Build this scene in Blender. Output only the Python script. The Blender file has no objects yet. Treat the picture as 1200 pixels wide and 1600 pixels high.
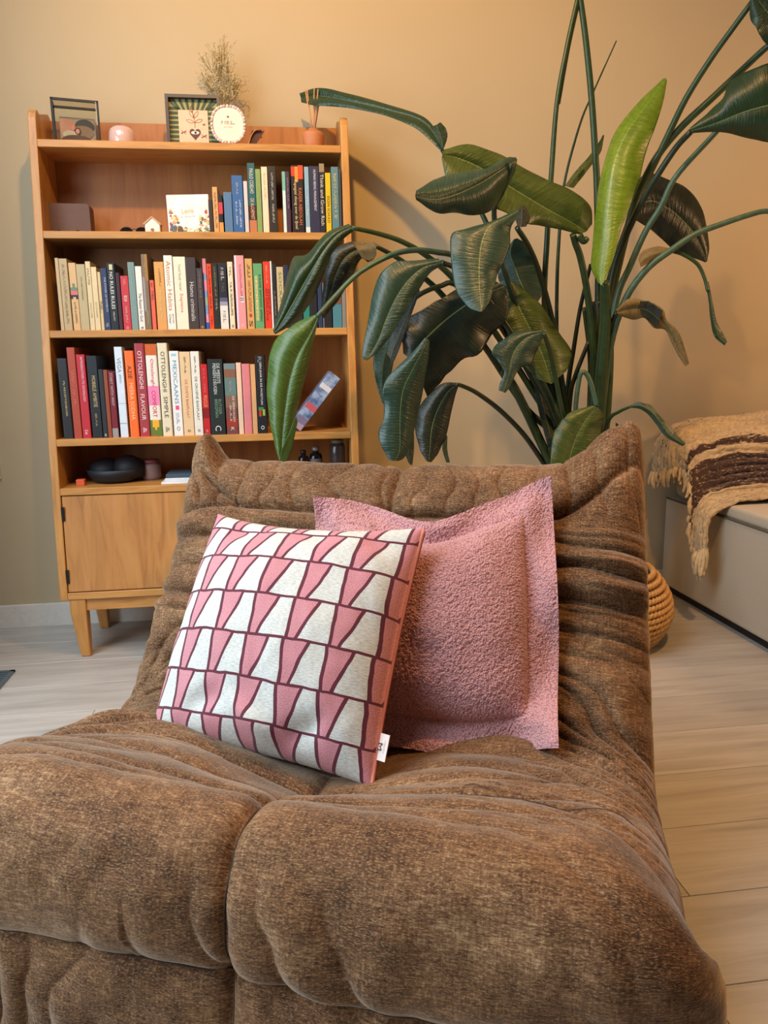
import bpy, bmesh, math, random
import numpy as np
from mathutils import Matrix, Vector
random.seed(7); np.random.seed(7)
S = bpy.context.scene
COL = S.collection

# ------------------------------------------------------------------ camera
F, PSI, TH, RO, H = 1192.3, .134, .194, .016, .927
fw = np.array([math.sin(PSI)*math.cos(TH), math.cos(PSI)*math.cos(TH), -math.sin(TH)])
_r = np.array([math.cos(PSI), -math.sin(PSI), 0.]); _d = np.cross(fw, _r)
CR = _r*math.cos(RO)+_d*math.sin(RO); CD = _d*math.cos(RO)-_r*math.sin(RO)
CAM = np.array([0, 0, H])
cd = bpy.data.cameras.new('camera'); cam = bpy.data.objects.new('camera', cd); COL.objects.link(cam)
cd.sensor_fit = 'VERTICAL'; cd.sensor_height = 36; cd.lens = F*36/1600; cd.clip_start = .02
M = Matrix.Identity(4)
for i in range(3):
    M[i][0] = CR[i]; M[i][1] = -CD[i]; M[i][2] = -fw[i]; M[i][3] = CAM[i]
cam.matrix_world = M
S.camera = cam

# ------------------------------------------------------------------ light
S.view_settings.view_transform = 'Standard'; S.view_settings.look = 'None'
S.view_settings.gamma = 1; S.view_settings.use_curve_mapping = False
S.view_settings.exposure = 0.0
W = bpy.data.worlds.new('world'); S.world = W; W.use_nodes = True
W.node_tree.nodes['Background'].inputs[0].default_value = (.75, .85, 1, 1)
W.node_tree.nodes['Background'].inputs[1].default_value = .3
def light(name, kind, loc, energy, color, size=.1, target=None, size_y=None, spot=None, blend=.5):
    l = bpy.data.lights.new(name, kind); o = bpy.data.objects.new(name, l); COL.objects.link(o)
    o.location = loc; l.energy = energy; l.color = color
    if kind == 'AREA':
        l.shape = 'RECTANGLE'; l.size = size; l.size_y = size_y or size
    else:
        l.shadow_soft_size = size
    if kind == 'SPOT':
        l.spot_size = spot; l.spot_blend = blend
    if target is not None:
        o.rotation_euler = (Vector(target)-Vector(loc)).to_track_quat('-Z', 'Y').to_euler()
    return o
WALL_Y = 2.811
XW0, XW1, YW0, ZC = -1.75, 3.4, -2.4, 2.75          # room shell
light('window_daylight', 'AREA', (XW0+.06, .85, 1.35), 66, (.74, .87, 1.0), 1.7, (0, 1.15, .40), 1.8)
light('skylight', 'AREA', (-.95, 1.0, ZC-.02), 46, (.74, .87, 1.0), 1.2, (-.95, 1.0, 0), 1.4)
light('ceiling_lamp', 'SPOT', (.0, 1.20, 2.66), 118, (1.0, .56, .17), .04, (.25, 2.75, 1.95), None, 1.7, .9)
light('ceiling_lamp_sofa', 'SPOT', (1.0, 1.05, 2.64), 122, (1.0, .53, .18), .05, (.78, .95, 0), None, 2.0, .7)
light('sofa_lamp', 'POINT', (2.35, 1.75, 1.45), 34, (1.0, .56, .26), .12)
S.cycles.transparent_max_bounces = 24

# ------------------------------------------------------------------ helpers
def ray(px, py): return fw+CR*(px-600)/F+CD*(py-800)/F
def atY(px, py, y): q = ray(px, py); return CAM+q*y/q[1]
def atZ(px, py, z): q = ray(px, py); return CAM+q*(z-H)/q[2]
def proj(P):
    v = np.asarray(P, float)-CAM; Z = v@fw
    return 600+F*(v@CR)/Z, 800+F*(v@CD)/Z
def Xat(px, y, z):
    lo, hi = -3., 3.
    for _ in range(36):
        m = (lo+hi)/2
        if proj((m, y, z))[0] < px: lo = m
        else: hi = m
    return lo
def Zat(py, x, y):
    lo, hi = 0., 2.7
    for _ in range(36):
        m = (lo+hi)/2
        if proj((x, y, m))[1] > py: lo = m
        else: hi = m
    return lo
def lin(c):
    o = []
    for v in c[:3]:
        v = v/255
        o.append(v/12.92 if v <= .04045 else ((v+.055)/1.055)**2.4)
    return tuple(o)+(1,)
class NT:
    """tiny node helper"""
    def __init__(s, m): m.use_nodes = True; s.t = m.node_tree; s.b = s.t.nodes['Principled BSDF']
    def n(s, k, **kw):
        x = s.t.nodes.new('ShaderNode'+k)
        for a, v in kw.items(): setattr(x, a, v)
        return x
    def l(s, a, b): s.t.links.new(a, b)
    def val(s, sock, v):
        if hasattr(v, 'is_output'): s.l(v, sock)
        else: sock.default_value = v
    def math(s, op, a, b=0., c=0.):
        x = s.n('Math', operation=op); s.val(x.inputs[0], a); s.val(x.inputs[1], b); s.val(x.inputs[2], c); return x.outputs[0]
    def mix(s, f, a, b, mode='MIX'):
        x = s.n('Mix', data_type='RGBA', blend_type=mode); s.val(x.inputs[0], f); s.val(x.inputs[6], a); s.val(x.inputs[7], b); return x.outputs[2]
    def coords(s, kind='Object', scale=(1, 1, 1), rot=(0, 0, 0)):
        c = s.n('TexCoord'); mp = s.n('Mapping'); mp.inputs['Scale'].default_value = scale; mp.inputs['Rotation'].default_value = rot
        s.l(c.outputs[kind], mp.inputs[0]); return mp.outputs[0]
    def noise(s, vec, scale, detail=3., rough=.6, dist=0.):
        x = s.n('TexNoise'); s.l(vec, x.inputs['Vector']); x.inputs['Scale'].default_value = scale
        x.inputs['Detail'].default_value = detail; x.inputs['Roughness'].default_value = rough; x.inputs['Distortion'].default_value = dist
        return x.outputs['Fac']
    def ramp(s, f, stops):
        x = s.n('ValToRGB'); s.l(f, x.inputs[0]); e = x.color_ramp.elements
        while len(e) < len(stops): e.new(.5)
        for k, (p, c) in zip(e, stops): k.position = p; k.color = c if len(c) == 4 else lin(c)
        return x.outputs[0]
    def bump(s, h, st, dist=.002, normal=None):
        x = s.n('Bump'); x.inputs['Strength'].default_value = st; x.inputs['Distance'].default_value = dist; s.l(h, x.inputs['Height'])
        if normal is not None: s.l(normal, x.inputs['Normal'])
        return x.outputs[0]
MATS = {}
def plain(col, rough=.55, metal=0., name=None, spec=.5, grain=.06, coat=0.):
    """a slightly mottled procedural material of one colour"""
    key = (tuple(col), rough, metal, grain, coat)
    if key in MATS: return MATS[key]
    m = bpy.data.materials.new(name or 'mat_%02x%02x%02x' % tuple(int(c) for c in col[:3])); t = NT(m)
    n = t.noise(t.coords('Object'), 60, 3)
    c = lin(col); f = t.ramp(n, [(.3, tuple(x*(1-grain) for x in c[:3])+(1,)), (.7, tuple(min(1, x*(1+grain)) for x in c[:3])+(1,))])
    t.l(f, t.b.inputs['Base Color']); t.b.inputs['Roughness'].default_value = rough; t.b.inputs['Metallic'].default_value = metal
    t.b.inputs['Specular IOR Level'].default_value = spec; t.b.inputs['Coat Weight'].default_value = coat
    MATS[key] = m; return m
def mesh(name, verts, faces, mat=None, parent=None, smooth=False, link=True):
    me = bpy.data.meshes.new(name); me.from_pydata([tuple(map(float, v)) for v in verts], [], [tuple(map(int, f)) for f in faces]); me.update()
    return meobj(name, me, mat, parent, smooth, link)
def meobj(name, me, mat=None, parent=None, smooth=False, link=True):
    if mat is not None and not me.materials: me.materials.append(mat)
    if smooth: me.polygons.foreach_set('use_smooth', [True]*len(me.polygons))
    o = bpy.data.objects.new(name, me); COL.objects.link(o)
    if parent is not None: o.parent = parent
    return o
def gridmesh(name, P, mat, parent=None, closed_u=False, uv=None, smooth=True, closed_v=False):
    """P: (nv,nu,3) numpy grid -> mesh object"""
    nv, nu = P.shape[:2]
    iu = np.arange(nu if closed_u else nu-1); iv = np.arange(nv if closed_v else nv-1)
    a, b = np.meshgrid(iv, iu, indexing='ij'); a2 = (a+1) % nv; b2 = (b+1) % nu
    q = np.stack([a*nu+b, a*nu+b2, a2*nu+b2, a2*nu+b], -1).reshape(-1, 4)
    me = bpy.data.meshes.new(name); me.vertices.add(nv*nu); me.vertices.foreach_set('co', P.reshape(-1).astype(np.float32))
    me.loops.add(q.size); me.loops.foreach_set('vertex_index', q.reshape(-1).astype(np.int32))
    me.polygons.add(len(q)); me.polygons.foreach_set('loop_start', (np.arange(len(q))*4).astype(np.int32))
    me.polygons.foreach_set('loop_total', np.full(len(q), 4, np.int32))
    if uv is not None:
        l = me.uv_layers.new(name='UVMap'); l.data.foreach_set('uv', uv.reshape(-1, 2)[q.reshape(-1)].reshape(-1).astype(np.float32))
    me.update(calc_edges=True); me.validate()
    return meobj(name, me, mat, parent, smooth)
def box_bm(bm, x0, x1, y0, y1, z0, z1):
    vs = [bm.verts.new(p) for p in ((x0, y0, z0), (x1, y0, z0), (x1, y1, z0), (x0, y1, z0), (x0, y0, z1), (x1, y0, z1), (x1, y1, z1), (x0, y1, z1))]
    for f in ((0, 3, 2, 1), (4, 5, 6, 7), (0, 1, 5, 4), (1, 2, 6, 5), (2, 3, 7, 6), (3, 0, 4, 7)): bm.faces.new([vs[i] for i in f])
def bmobj(name, bm, mat=None, parent=None, bevel=0., seg=2, smooth=False):
    bmesh.ops.recalc_face_normals(bm, faces=bm.faces)
    if bevel: bmesh.ops.bevel(bm, geom=list(bm.edges), offset=bevel, segments=seg, affect='EDGES', profile=.6)
    me = bpy.data.meshes.new(name); bm.to_mesh(me); bm.free()
    return meobj(name, me, mat, parent, smooth)
def box(name, x0, x1, y0, y1, z0, z1, mat, parent=None, bevel=0., seg=2):
    bm = bmesh.new(); box_bm(bm, min(x0, x1), max(x0, x1), min(y0, y1), max(y0, y1), min(z0, z1), max(z0, z1)); return bmobj(name, bm, mat, parent, bevel, seg)
def plate(name, pts, y0, y1, mat, parent=None):
    """polygon in (x,z) extruded from y0 to y1"""
    n = len(pts); v = [(p[0], y0, p[1]) for p in pts]+[(p[0], y1, p[1]) for p in pts]
    f = [list(range(n)), list(range(2*n-1, n-1, -1))]+[[i, i+n, (i+1) % n+n, (i+1) % n] for i in range(n)]
    bm = bmesh.new(); vs = [bm.verts.new(p) for p in v]
    for k in f: bm.faces.new([vs[i] for i in k])
    bmesh.ops.recalc_face_normals(bm, faces=bm.faces)
    bmesh.ops.triangulate(bm, faces=[x for x in bm.faces if len(x.verts) > 4])
    return bmobj(name, bm, mat, parent)
def lathe(name, prof, mat, parent=None, seg=32, center=(0, 0, 0), smooth=True, sx=1., sy=1.):
    P = np.zeros((len(prof), seg, 3)); th = np.arange(seg)/seg*2*math.pi
    for i, (r, z) in enumerate(prof): P[i, :, 0] = center[0]+r*np.cos(th)*sx; P[i, :, 1] = center[1]+r*np.sin(th)*sy; P[i, :, 2] = center[2]+z
    return gridmesh(name, P, mat, parent, closed_u=True, smooth=smooth)
def spline(pts, n):
    """Catmull-Rom through pts -> n samples"""
    p = np.asarray(pts, float); p = np.vstack([2*p[0]-p[1], p, 2*p[-1]-p[-2]]); k = len(p)-3
    t = np.linspace(0, k-1e-9, n); i = t.astype(int); f = (t-i)[:, None]
    a, b, c, d = p[i], p[i+1], p[i+2], p[i+3]
    return .5*((2*b)+(c-a)*f+(2*a-5*b+4*c-d)*f**2+(3*b-a-3*c+d)*f**3)
def tubeP(path, rad, seg=8):
    path = np.asarray(path, float); n = len(path); rad = np.broadcast_to(np.asarray(rad, float), (n,))
    T = np.gradient(path, axis=0); T /= np.linalg.norm(T, axis=1)[:, None]+1e-12
    ref = np.array([.13, .21, .97]) if abs(T[0] @ np.array([.13, .21, .97])) < .9 else np.array([1., .1, .05])
    P = np.zeros((n, seg, 3)); th = np.arange(seg)/seg*2*math.pi
    for i in range(n):
        ref = ref-T[i]*(ref@T[i]); ref /= np.linalg.norm(ref)+1e-12; b = np.cross(T[i], ref)
        P[i] = path[i]+rad[i]*(np.cos(th)[:, None]*ref+np.sin(th)[:, None]*b)
    return P
def tube(name, path, rad, mat, parent=None, seg=8):
    P = tubeP(path, rad, seg); c0 = np.repeat(path[0][None, None], seg, 1) if False else None
    ends = np.concatenate([np.repeat(np.asarray(path[0], float)[None, None], seg, 1), P, np.repeat(np.asarray(path[-1], float)[None, None], seg, 1)], 0)
    return gridmesh(name, ends, mat, parent, closed_u=True)
def merged(name, grids, mat, parent=None, closed_u=True, smooth=True):
    vs, fs, o = [], [], 0
    for P in grids:
        nv, nu = P.shape[:2]; vs += P.reshape(-1, 3).tolist()
        for i in range(nv-1):
            for j in range(nu if closed_u else nu-1):
                k = (j+1) % nu; fs.append((o+i*nu+j, o+i*nu+k, o+(i+1)*nu+k, o+(i+1)*nu+j))
        o += nv*nu
    return mesh(name, vs, fs, mat, parent, smooth)
def empty(name, loc=(0, 0, 0)):
    o = bpy.data.objects.new(name, None); COL.objects.link(o); o.location = loc; o.empty_display_size = .05; return o
def tag(o, label=None, cat=None, group=None, kind=None):
    if label: o['label'] = label
    if cat: o['category'] = cat
    if group: o['group'] = group
    if kind: o['kind'] = kind
    return o
TXT = {}
def textmesh(s):
    """unit text mesh: centred, returns mesh, width, height"""
    if s in TXT: return TXT[s]
    if s[0] == '#' and len(s) > 1:                     # print too small to read in the photograph: letter-like strokes
        rn = random.Random(s); v, f, x = [], [], 0.
        for i in range(int(s[1:])):
            w = rn.uniform(.3, .6); h = rn.uniform(.6, .75) if rn.random() < .8 else .2
            for (a, b, c, d) in ((x, x+.12, 0, h), (x, x+w, 0 if rn.random() < .5 else h-.12, 0), (x+w-.12, x+w, rn.uniform(0, h*.4), h)):
                if d == 0: d = c+.12
                o = len(v); v += [(a, c, 0), (b, c, 0), (b, d, 0), (a, d, 0)]; f.append((o, o+1, o+2, o+3))
            x += w+.16+(.3 if rn.random() < .15 else 0)
        me = bpy.data.meshes.new('print'); me.from_pydata([(p-x/2, q-.36, r) for p, q, r in v], [], f); me.update()
        TXT[s] = (me, x, .75); return TXT[s]
    c = bpy.data.curves.new('lettering', 'FONT'); c.body = s; c.resolution_u = 2; c.size = 1; c.align_x = 'CENTER'; c.align_y = 'CENTER'
    o = bpy.data.objects.new('lettering', c); COL.objects.link(o)
    dg = bpy.context.evaluated_depsgraph_get(); me = bpy.data.meshes.new_from_object(o.evaluated_get(dg))
    bpy.data.objects.remove(o)
    co = np.zeros(len(me.vertices)*3, np.float32); me.vertices.foreach_get('co', co); co = co.reshape(-1, 3)
    if len(co): lo, hi = co.min(0), co.max(0)
    else: lo, hi = np.zeros(3), np.ones(3)*.1
    co -= (lo+hi)/2; me.vertices.foreach_set('co', co.reshape(-1)); me.update()
    TXT[s] = (me, float(hi[0]-lo[0]), float(hi[1]-lo[1])); return TXT[s]
def lettering(name, s, mat, parent, center, length, height, right, up, bold=0.):
    me0, w, h = textmesh(s); me = me0.copy()
    r = Vector(right).normalized(); u = Vector(up).normalized(); n = r.cross(u)
    sx, sy = length/w, height/h
    co = np.zeros(len(me.vertices)*3, np.float32); me.vertices.foreach_get('co', co); co = co.reshape(-1, 3)
    c = np.array(center)+np.outer(co[:, 0]*sx, np.array(r))+np.outer(co[:, 1]*sy, np.array(u))
    me.vertices.foreach_set('co', c.reshape(-1).astype(np.float32)); me.materials.clear(); me.update()
    return meobj(name, me, mat, parent)
# numpy value noise
def _hash(ix, iy, seed):
    h = (ix.astype(np.int64)*374761393+iy.astype(np.int64)*668265263+seed*1442695041) & 0xffffffff
    h = ((h ^ (h >> 13))*1274126177) & 0xffffffff
    return ((h ^ (h >> 16)) & 0xffff)/65535.
def vnoise(x, y, seed=0):
    ix = np.floor(x); iy = np.floor(y); fx = x-ix; fy = y-iy
    fx = fx*fx*fx*(fx*(fx*6-15)+10); fy = fy*fy*fy*(fy*(fy*6-15)+10)
    a = _hash(ix, iy, seed); b = _hash(ix+1, iy, seed); c = _hash(ix, iy+1, seed); d = _hash(ix+1, iy+1, seed)
    return (a*(1-fx)+b*fx)*(1-fy)+(c*(1-fx)+d*fx)*fy
def fbm(x, y, seed=0, oct=3):
    s = 0; a = 1.; t = 0
    for k in range(oct): s = s+a*vnoise(x*2**k, y*2**k, seed+k*17); t += a; a *= .5
    return s/t*2-1
def sstep(e0, e1, x):
    t = np.clip((x-e0)/(e1-e0), 0, 1); return t*t*(3-2*t)

def wmat(o):
    m = o.matrix_basis.copy()
    return wmat(o.parent) @ o.matrix_parent_inverse @ m if o.parent else m
def keep(o, p):
    """parent o (modelled in world space) to p without moving it"""
    o.parent = p; o.matrix_parent_inverse = wmat(p).inverted(); return o

# ------------------------------------------------------------------ setting
def m_wall():
    m = bpy.data.materials.new('painted_wall'); t = NT(m); v = t.coords('Object')
    t.l(t.ramp(t.noise(v, 1.2, 3), [(.3, (186, 167, 134)), (.7, (191, 173, 141))]), t.b.inputs['Base Color'])
    t.b.inputs['Roughness'].default_value = .85
    t.l(t.bump(t.noise(v, 140, 3), .12, .002), t.b.inputs['Normal']); return m
def m_floor():
    m = bpy.data.materials.new('floor_oak'); t = NT(m); v = t.coords('Object', (1.2, 14, 1)); oi = t.n('ObjectInfo')
    w = t.n('Vector', ) if False else None
    add = t.n('VectorMath', operation='ADD'); t.l(v, add.inputs[0])
    cmb = t.n('CombineXYZ'); t.l(t.math('MULTIPLY', oi.outputs['Random'], 40.), cmb.inputs[0]); t.l(cmb.outputs[0], add.inputs[1])
    g = t.noise(add.outputs[0], 2.2, 6, .62, .6); g2 = t.noise(add.outputs[0], 11, 4, .6)
    c = t.ramp(g, [(.25, (158, 152, 143)), (.55, (186, 180, 171)), (.8, (200, 195, 187))])
    c = t.mix(t.math('MULTIPLY', g2, .28), c, lin((142, 132, 120)))
    br = t.math('MULTIPLY_ADD', oi.outputs['Random'], .16, .92)
    hs = t.n('HueSaturation'); t.l(c, hs.inputs['Color']); t.l(br, hs.inputs['Value']); t.l(hs.outputs[0], t.b.inputs['Base Color'])
    t.b.inputs['Roughness'].default_value = .42
    t.l(t.bump(g2, .08, .002), t.b.inputs['Normal']); return m
def m_wood(name, dark, mid, light_, axis='x', rough=.42, scale=1., coat=.15):
    m = bpy.data.materials.new(name); t = NT(m)
    sc = {'x': (1.6, 16, 16), 'z': (16, 16, 1.6), 'y': (16, 1.6, 16)}[axis]
    v = t.coords('Object', tuple(s*scale for s in sc)); g = t.noise(v, 2.2, 6, .6, 1.2); g2 = t.noise(v, 9, 3, .6)
    c = t.ramp(g, [(.25, dark), (.5, mid), (.78, light_)]); c = t.mix(t.math('MULTIPLY', g2, .25), c, lin(dark))
    t.l(c, t.b.inputs['Base Color']); t.b.inputs['Roughness'].default_value = rough; t.b.inputs['Coat Weight'].default_value = coat; t.b.inputs['Coat Roughness'].default_value = .25
    t.l(t.bump(g2, .06, .001), t.b.inputs['Normal']); return m
WALLM = m_wall(); WALLD = plain((112, 104, 92), .9, name='taupe_paint'); FLOORM = m_floor(); WHITEP = plain((222, 216, 205), .5, name='white_paint')
tag(box('wall_back', XW0, XW1, WALL_Y, WALL_Y+.1, 0, ZC, WALLM), kind='structure')
tag(box('wall_right', XW1, XW1+.1, YW0, WALL_Y, 0, ZC, WALLD), kind='structure')
bm = bmesh.new()                                            # ceiling with a skylight opening
for q in ((XW0-.1, -1.6, YW0-.1, WALL_Y+.1), (-.3, XW1+.1, YW0-.1, WALL_Y+.1), (-1.6, -.3, YW0-.1, .3), (-1.6, -.3, 1.7, WALL_Y+.1)): box_bm(bm, *q, ZC, ZC+.1)
tag(bmobj('ceiling', bm, plain((176, 170, 160), .9)), kind='structure')
bm = bmesh.new()
for q in ((-1.6, -.3, .3, .36), (-1.6, -.3, 1.64, 1.7), (-1.6, -1.54, .3, 1.7), (-.36, -.3, .3, 1.7), (-.98, -.92, .3, 1.7)): box_bm(bm, *q, ZC+.02, ZC+.08)
tag(bmobj('window_2', bm, WHITEP), kind='structure')
# left and front wall have a window each (out of the picture) that lets the daylight in
def wall_with_hole(name, axis, pos, a0, a1, h0, h1, z0, z1):
    bm = bmesh.new()
    for (p, q, r, s) in ((a0, h0, 0, ZC), (h1, a1, 0, ZC), (h0, h1, 0, z0), (h0, h1, z1, ZC)):
        if axis == 'x': box_bm(bm, pos-.1, pos, p, q, r, s)
        else: box_bm(bm, p, q, pos-.1, pos, r, s)
    if axis == 'x': box_bm(bm, pos, pos+.62, 2.0, WALL_Y, 0, ZC)          # unseen corner pier, added to keep window light off the back wall
    return tag(bmobj(name, bm, WALLD), kind='structure')
wall_with_hole('wall_left', 'x', XW0, YW0, WALL_Y, .0, 1.7, .45, 2.25)
tag(box('wall_front', XW0, XW1, YW0-.1, YW0, 0, ZC, WALLD), kind='structure')
def window(name, axis, pos, a0, a1, z0, z1):
    bm = bmesh.new(); w = .05; mid = (a0+a1)/2
    for (p, q, r, s) in ((a0, a1, z0, z0+w), (a0, a1, z1-w, z1), (a0, a0+w, z0, z1), (a1-w, a1, z0, z1), (mid-w/2, mid+w/2, z0, z1)):
        if axis == 'x': box_bm(bm, pos-.08, pos-.03, p, q, r, s)
        else: box_bm(bm, p, q, pos-.08, pos-.03, r, s)
    return tag(bmobj(name, bm, WHITEP), kind='structure')
window('window_1', 'x', XW0, .0, 1.7, .45, 2.25)
bm = bmesh.new(); box_bm(bm, XW0+.62, XW1, WALL_Y-.014, WALL_Y, 0, .085)
tag(bmobj('baseboard_back', bm, WHITEP, bevel=.002), kind='structure')
floor = tag(box('floor', XW0, XW1, YW0, WALL_Y, -.06, -.012, plain((112, 104, 94), .9)), kind='structure')
PLW, PLL = .19, 1.38
pm = None
row = 0; y = WALL_Y
while y > YW0:
    y0 = max(y-PLW, YW0); x = XW0-((row*.53) % 1)*PLL
    while x < XW1:
        x0, x1 = max(x, XW0), min(x+PLL, XW1)
        full = (x1-x0 > PLL-1e-6) and (y-y0 > PLW-1e-6)
        if full and pm is not None:
            o = bpy.data.objects.new('plank', pm); COL.objects.link(o)
        else:
            o = box('plank', -(x1-x0)/2+.0006, (x1-x0)/2-.0006, -(y-y0)/2+.0006, (y-y0)/2-.0006, -.012, 0, FLOORM, None, .0007, 1)
            if full: pm = o.data
        o.parent = floor; o.location = ((x0+x1)/2, (y+y0)/2, 0)
        x += PLL
    y -= PLW; row += 1
# floor grille at the left edge of the picture
gx = [atZ(24, 1049, 0), atZ(0, 1071, 0)]
vent = empty('floor_vent', (gx[0][0]-.16, gx[0][1]-.09, 0)); tag(vent, 'small metal floor grille at the left edge, in front of the bookcase', 'floor vent')
ST = plain((120, 140, 148), .35, .7)
vx0, vx1, vy0, vy1 = -.16, .16, -.09, .09
bm = bmesh.new()
for b in ((vx0, vx1, vy0, vy0+.012), (vx0, vx1, vy1-.012, vy1), (vx0, vx0+.012, vy0, vy1), (vx1-.012, vx1, vy0, vy1)): box_bm(bm, *b, 0, .006)
bmobj('frame', bm, ST, vent)
box('well', vx0+.01, vx1-.01, vy0+.01, vy1-.01, .0002, .0012, plain((35, 50, 56), .6), vent)
sl = None
for i in range(9):
    if sl is None: o = box('slat', vx0+.012, vx1-.012, -.003, .003, .001, .005, ST, vent); sl = o.data
    else: o = bpy.data.objects.new('slat', sl); COL.objects.link(o); o.parent = vent
    o.location = (0, vy0+.022+i*.017, 0)
# wall plate, only its edge is in the frame
P = atY(2.5, 748, WALL_Y); 
wp = empty('wall_plate', (P[0]-.04, WALL_Y-.006, P[2]+.04)); tag(wp, 'white wall plate at the left picture edge, left of the bookcase', 'wall plate')
box('plate', -.04, .04, -.004, .006, -.04, .04, WHITEP, wp, .002); box('rocker', -.025, .025, -.008, -.004, -.025, .025, WHITEP, wp, .001)

# ------------------------------------------------------------------ bookcase
OAKX = m_wood('oak_shelf', (162, 106, 48), (196, 138, 70), (212, 158, 90), 'x')
OAKZ = m_wood('oak_upright', (162, 106, 48), (194, 136, 68), (210, 156, 88), 'z')
OAKB = m_wood('oak_back', (146, 86, 34), (176, 110, 48), (194, 130, 62), 'z', .5, .5, 0)
OAKD = m_wood('oak_door', (154, 100, 48), (186, 128, 66), (198, 142, 80), 'z', .45, .7)
BX0, BX1, TK, SH = -.69, .231, .024, .022
BYB = WALL_Y-.022
def bdepth(z): return float(np.interp(z, [.198, .684, 1.583, 1.75], [.364, .322, .214, .195]))
def bfront(z): return WALL_Y-bdepth(z)
SZ = [1.583, 1.314, 1.016, .684]
SZ.append(Zat(775, BX0, bfront(.53)))                      # board over the cupboard
bc = empty('bookcase', ((BX0+BX1)/2, WALL_Y-.2, 0)); tag(bc, 'tall oak bookcase with open shelves over a cupboard, against the back wall', 'bookcase')
def inbc(o):
    return keep(o, bc)
ZTOP = Zat(168, BX0-.012, bfront(1.7)); ZBK = Zat(194, -.4, BYB)
for x0 in (BX0-TK, BX1):
    pr = [(bfront(.198), .198), (bfront(.684), .684), (bfront(1.583), 1.583), (bfront(ZTOP-.03), ZTOP-.03)]
    f = bfront(ZTOP)
    pr += [(f+.003, ZTOP-.012), (f+.014, ZTOP-.002), (f+.026, ZTOP), (f+.04, ZTOP-.006), (BYB-.035, ZBK+.012), (BYB, ZBK), (BYB, .198)]
    n = len(pr); bm = bmesh.new()
    A = [bm.verts.new((x0, p[0], p[1])) for p in pr]; B = [bm.verts.new((x0+TK, p[0], p[1])) for p in pr]
    bm.faces.new(A); bm.faces.new(B[::-1])
    for i in range(n): bm.faces.new((A[i], B[i], B[(i+1) % n], A[(i+1) % n]))
    inbc(bmobj('side_panel', bm, OAKZ, None, .0025, 2))
for z in SZ:
    inbc(box('shelf', BX0, BX1, bfront(z)+.001, BYB-.008, z, z+SH, OAKX, None, .0015, 1))
inbc(box('bottom_board', BX0, BX1, bfront(.2)+.001, BYB-.008, .198, .198+SH, OAKX, None, .0015, 1))
inbc(box('back_panel', BX0, BX1, BYB-.008, BYB, .198, ZBK, OAKB))
for k in (0, 1):
    xm = (BX0+BX1)/2; a, b = (BX0+.003, xm-.0015) if k == 0 else (xm+.0015, BX1-.003)
    yd0, yd1 = bfront(.22)+.004, bfront(SZ[4])+.004
    bm = bmesh.new(); zz0, zz1 = .198+SH+.003, SZ[4]-.003
    vs = [bm.verts.new(p) for p in ((a, yd0, zz0), (b, yd0, zz0), (b, yd0+.018, zz0), (a, yd0+.018, zz0), (a, yd1, zz1), (b, yd1, zz1), (b, yd1+.018, zz1), (a, yd1+.018, zz1))]
    for f in ((0, 3, 2, 1), (4, 5, 6, 7), (0, 1, 5, 4), (1, 2, 6, 5), (2, 3, 7, 6), (3, 0, 4, 7)): bm.faces.new([vs[i] for i in f])
    dr = inbc(bmobj('door', bm, OAKD, None, .001, 1))
    hx = a+.001 if k == 0 else b-.001
    for zz in (zz0+.05, zz1-.055):
        yy = np.interp(zz, [zz0, zz1], [yd0, yd1]); h = box('hinge', hx-.0045, hx+.0045, yy-.006, yy+.004, zz-.022, zz+.022, plain((38, 34, 30), .4, .6))
        keep(h, dr)
# legs and apron
yf = bfront(.2)
inbc(box('apron', BX0+.045, BX1-.045, yf+.012, yf+.03, .158, .198, OAKX, None, .001, 1))
inbc(box('apron', BX0+.045, BX1-.045, BYB-.05, BYB-.032, .158, .198, OAKX, None, .001, 1))
for (sx, sy) in ((0, 0), (1, 0), (0, 1), (1, 1)):
    xo = BX0+.002 if sx == 0 else BX1-.002; dx = 1 if sx == 0 else -1
    yo = yf+.004 if sy == 0 else BYB-.012; dy = 1 if sy == 0 else -1
    bm = bmesh.new()
    def ring(x, y, w, z): return [bm.verts.new(p) for p in ((x, y, z), (x+dx*w, y, z), (x+dx*w, y+dy*w, z), (x, y+dy*w, z))]
    r0 = ring(xo, yo, .05, .198); r1 = ring(xo, yo, .049, .15); r2 = ring(xo+dx*.018, yo+dy*.012, .03, 0)
    for p, q in ((r0, r1), (r1, r2)):
        for i in range(4): bm.faces.new((p[i], p[(i+1) % 4], q[(i+1) % 4], q[i]))
    bm.faces.new(r0); bm.faces.new(r2[::-1])
    inbc(bmobj('leg', bm, OAKZ, None, .005, 3))

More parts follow.
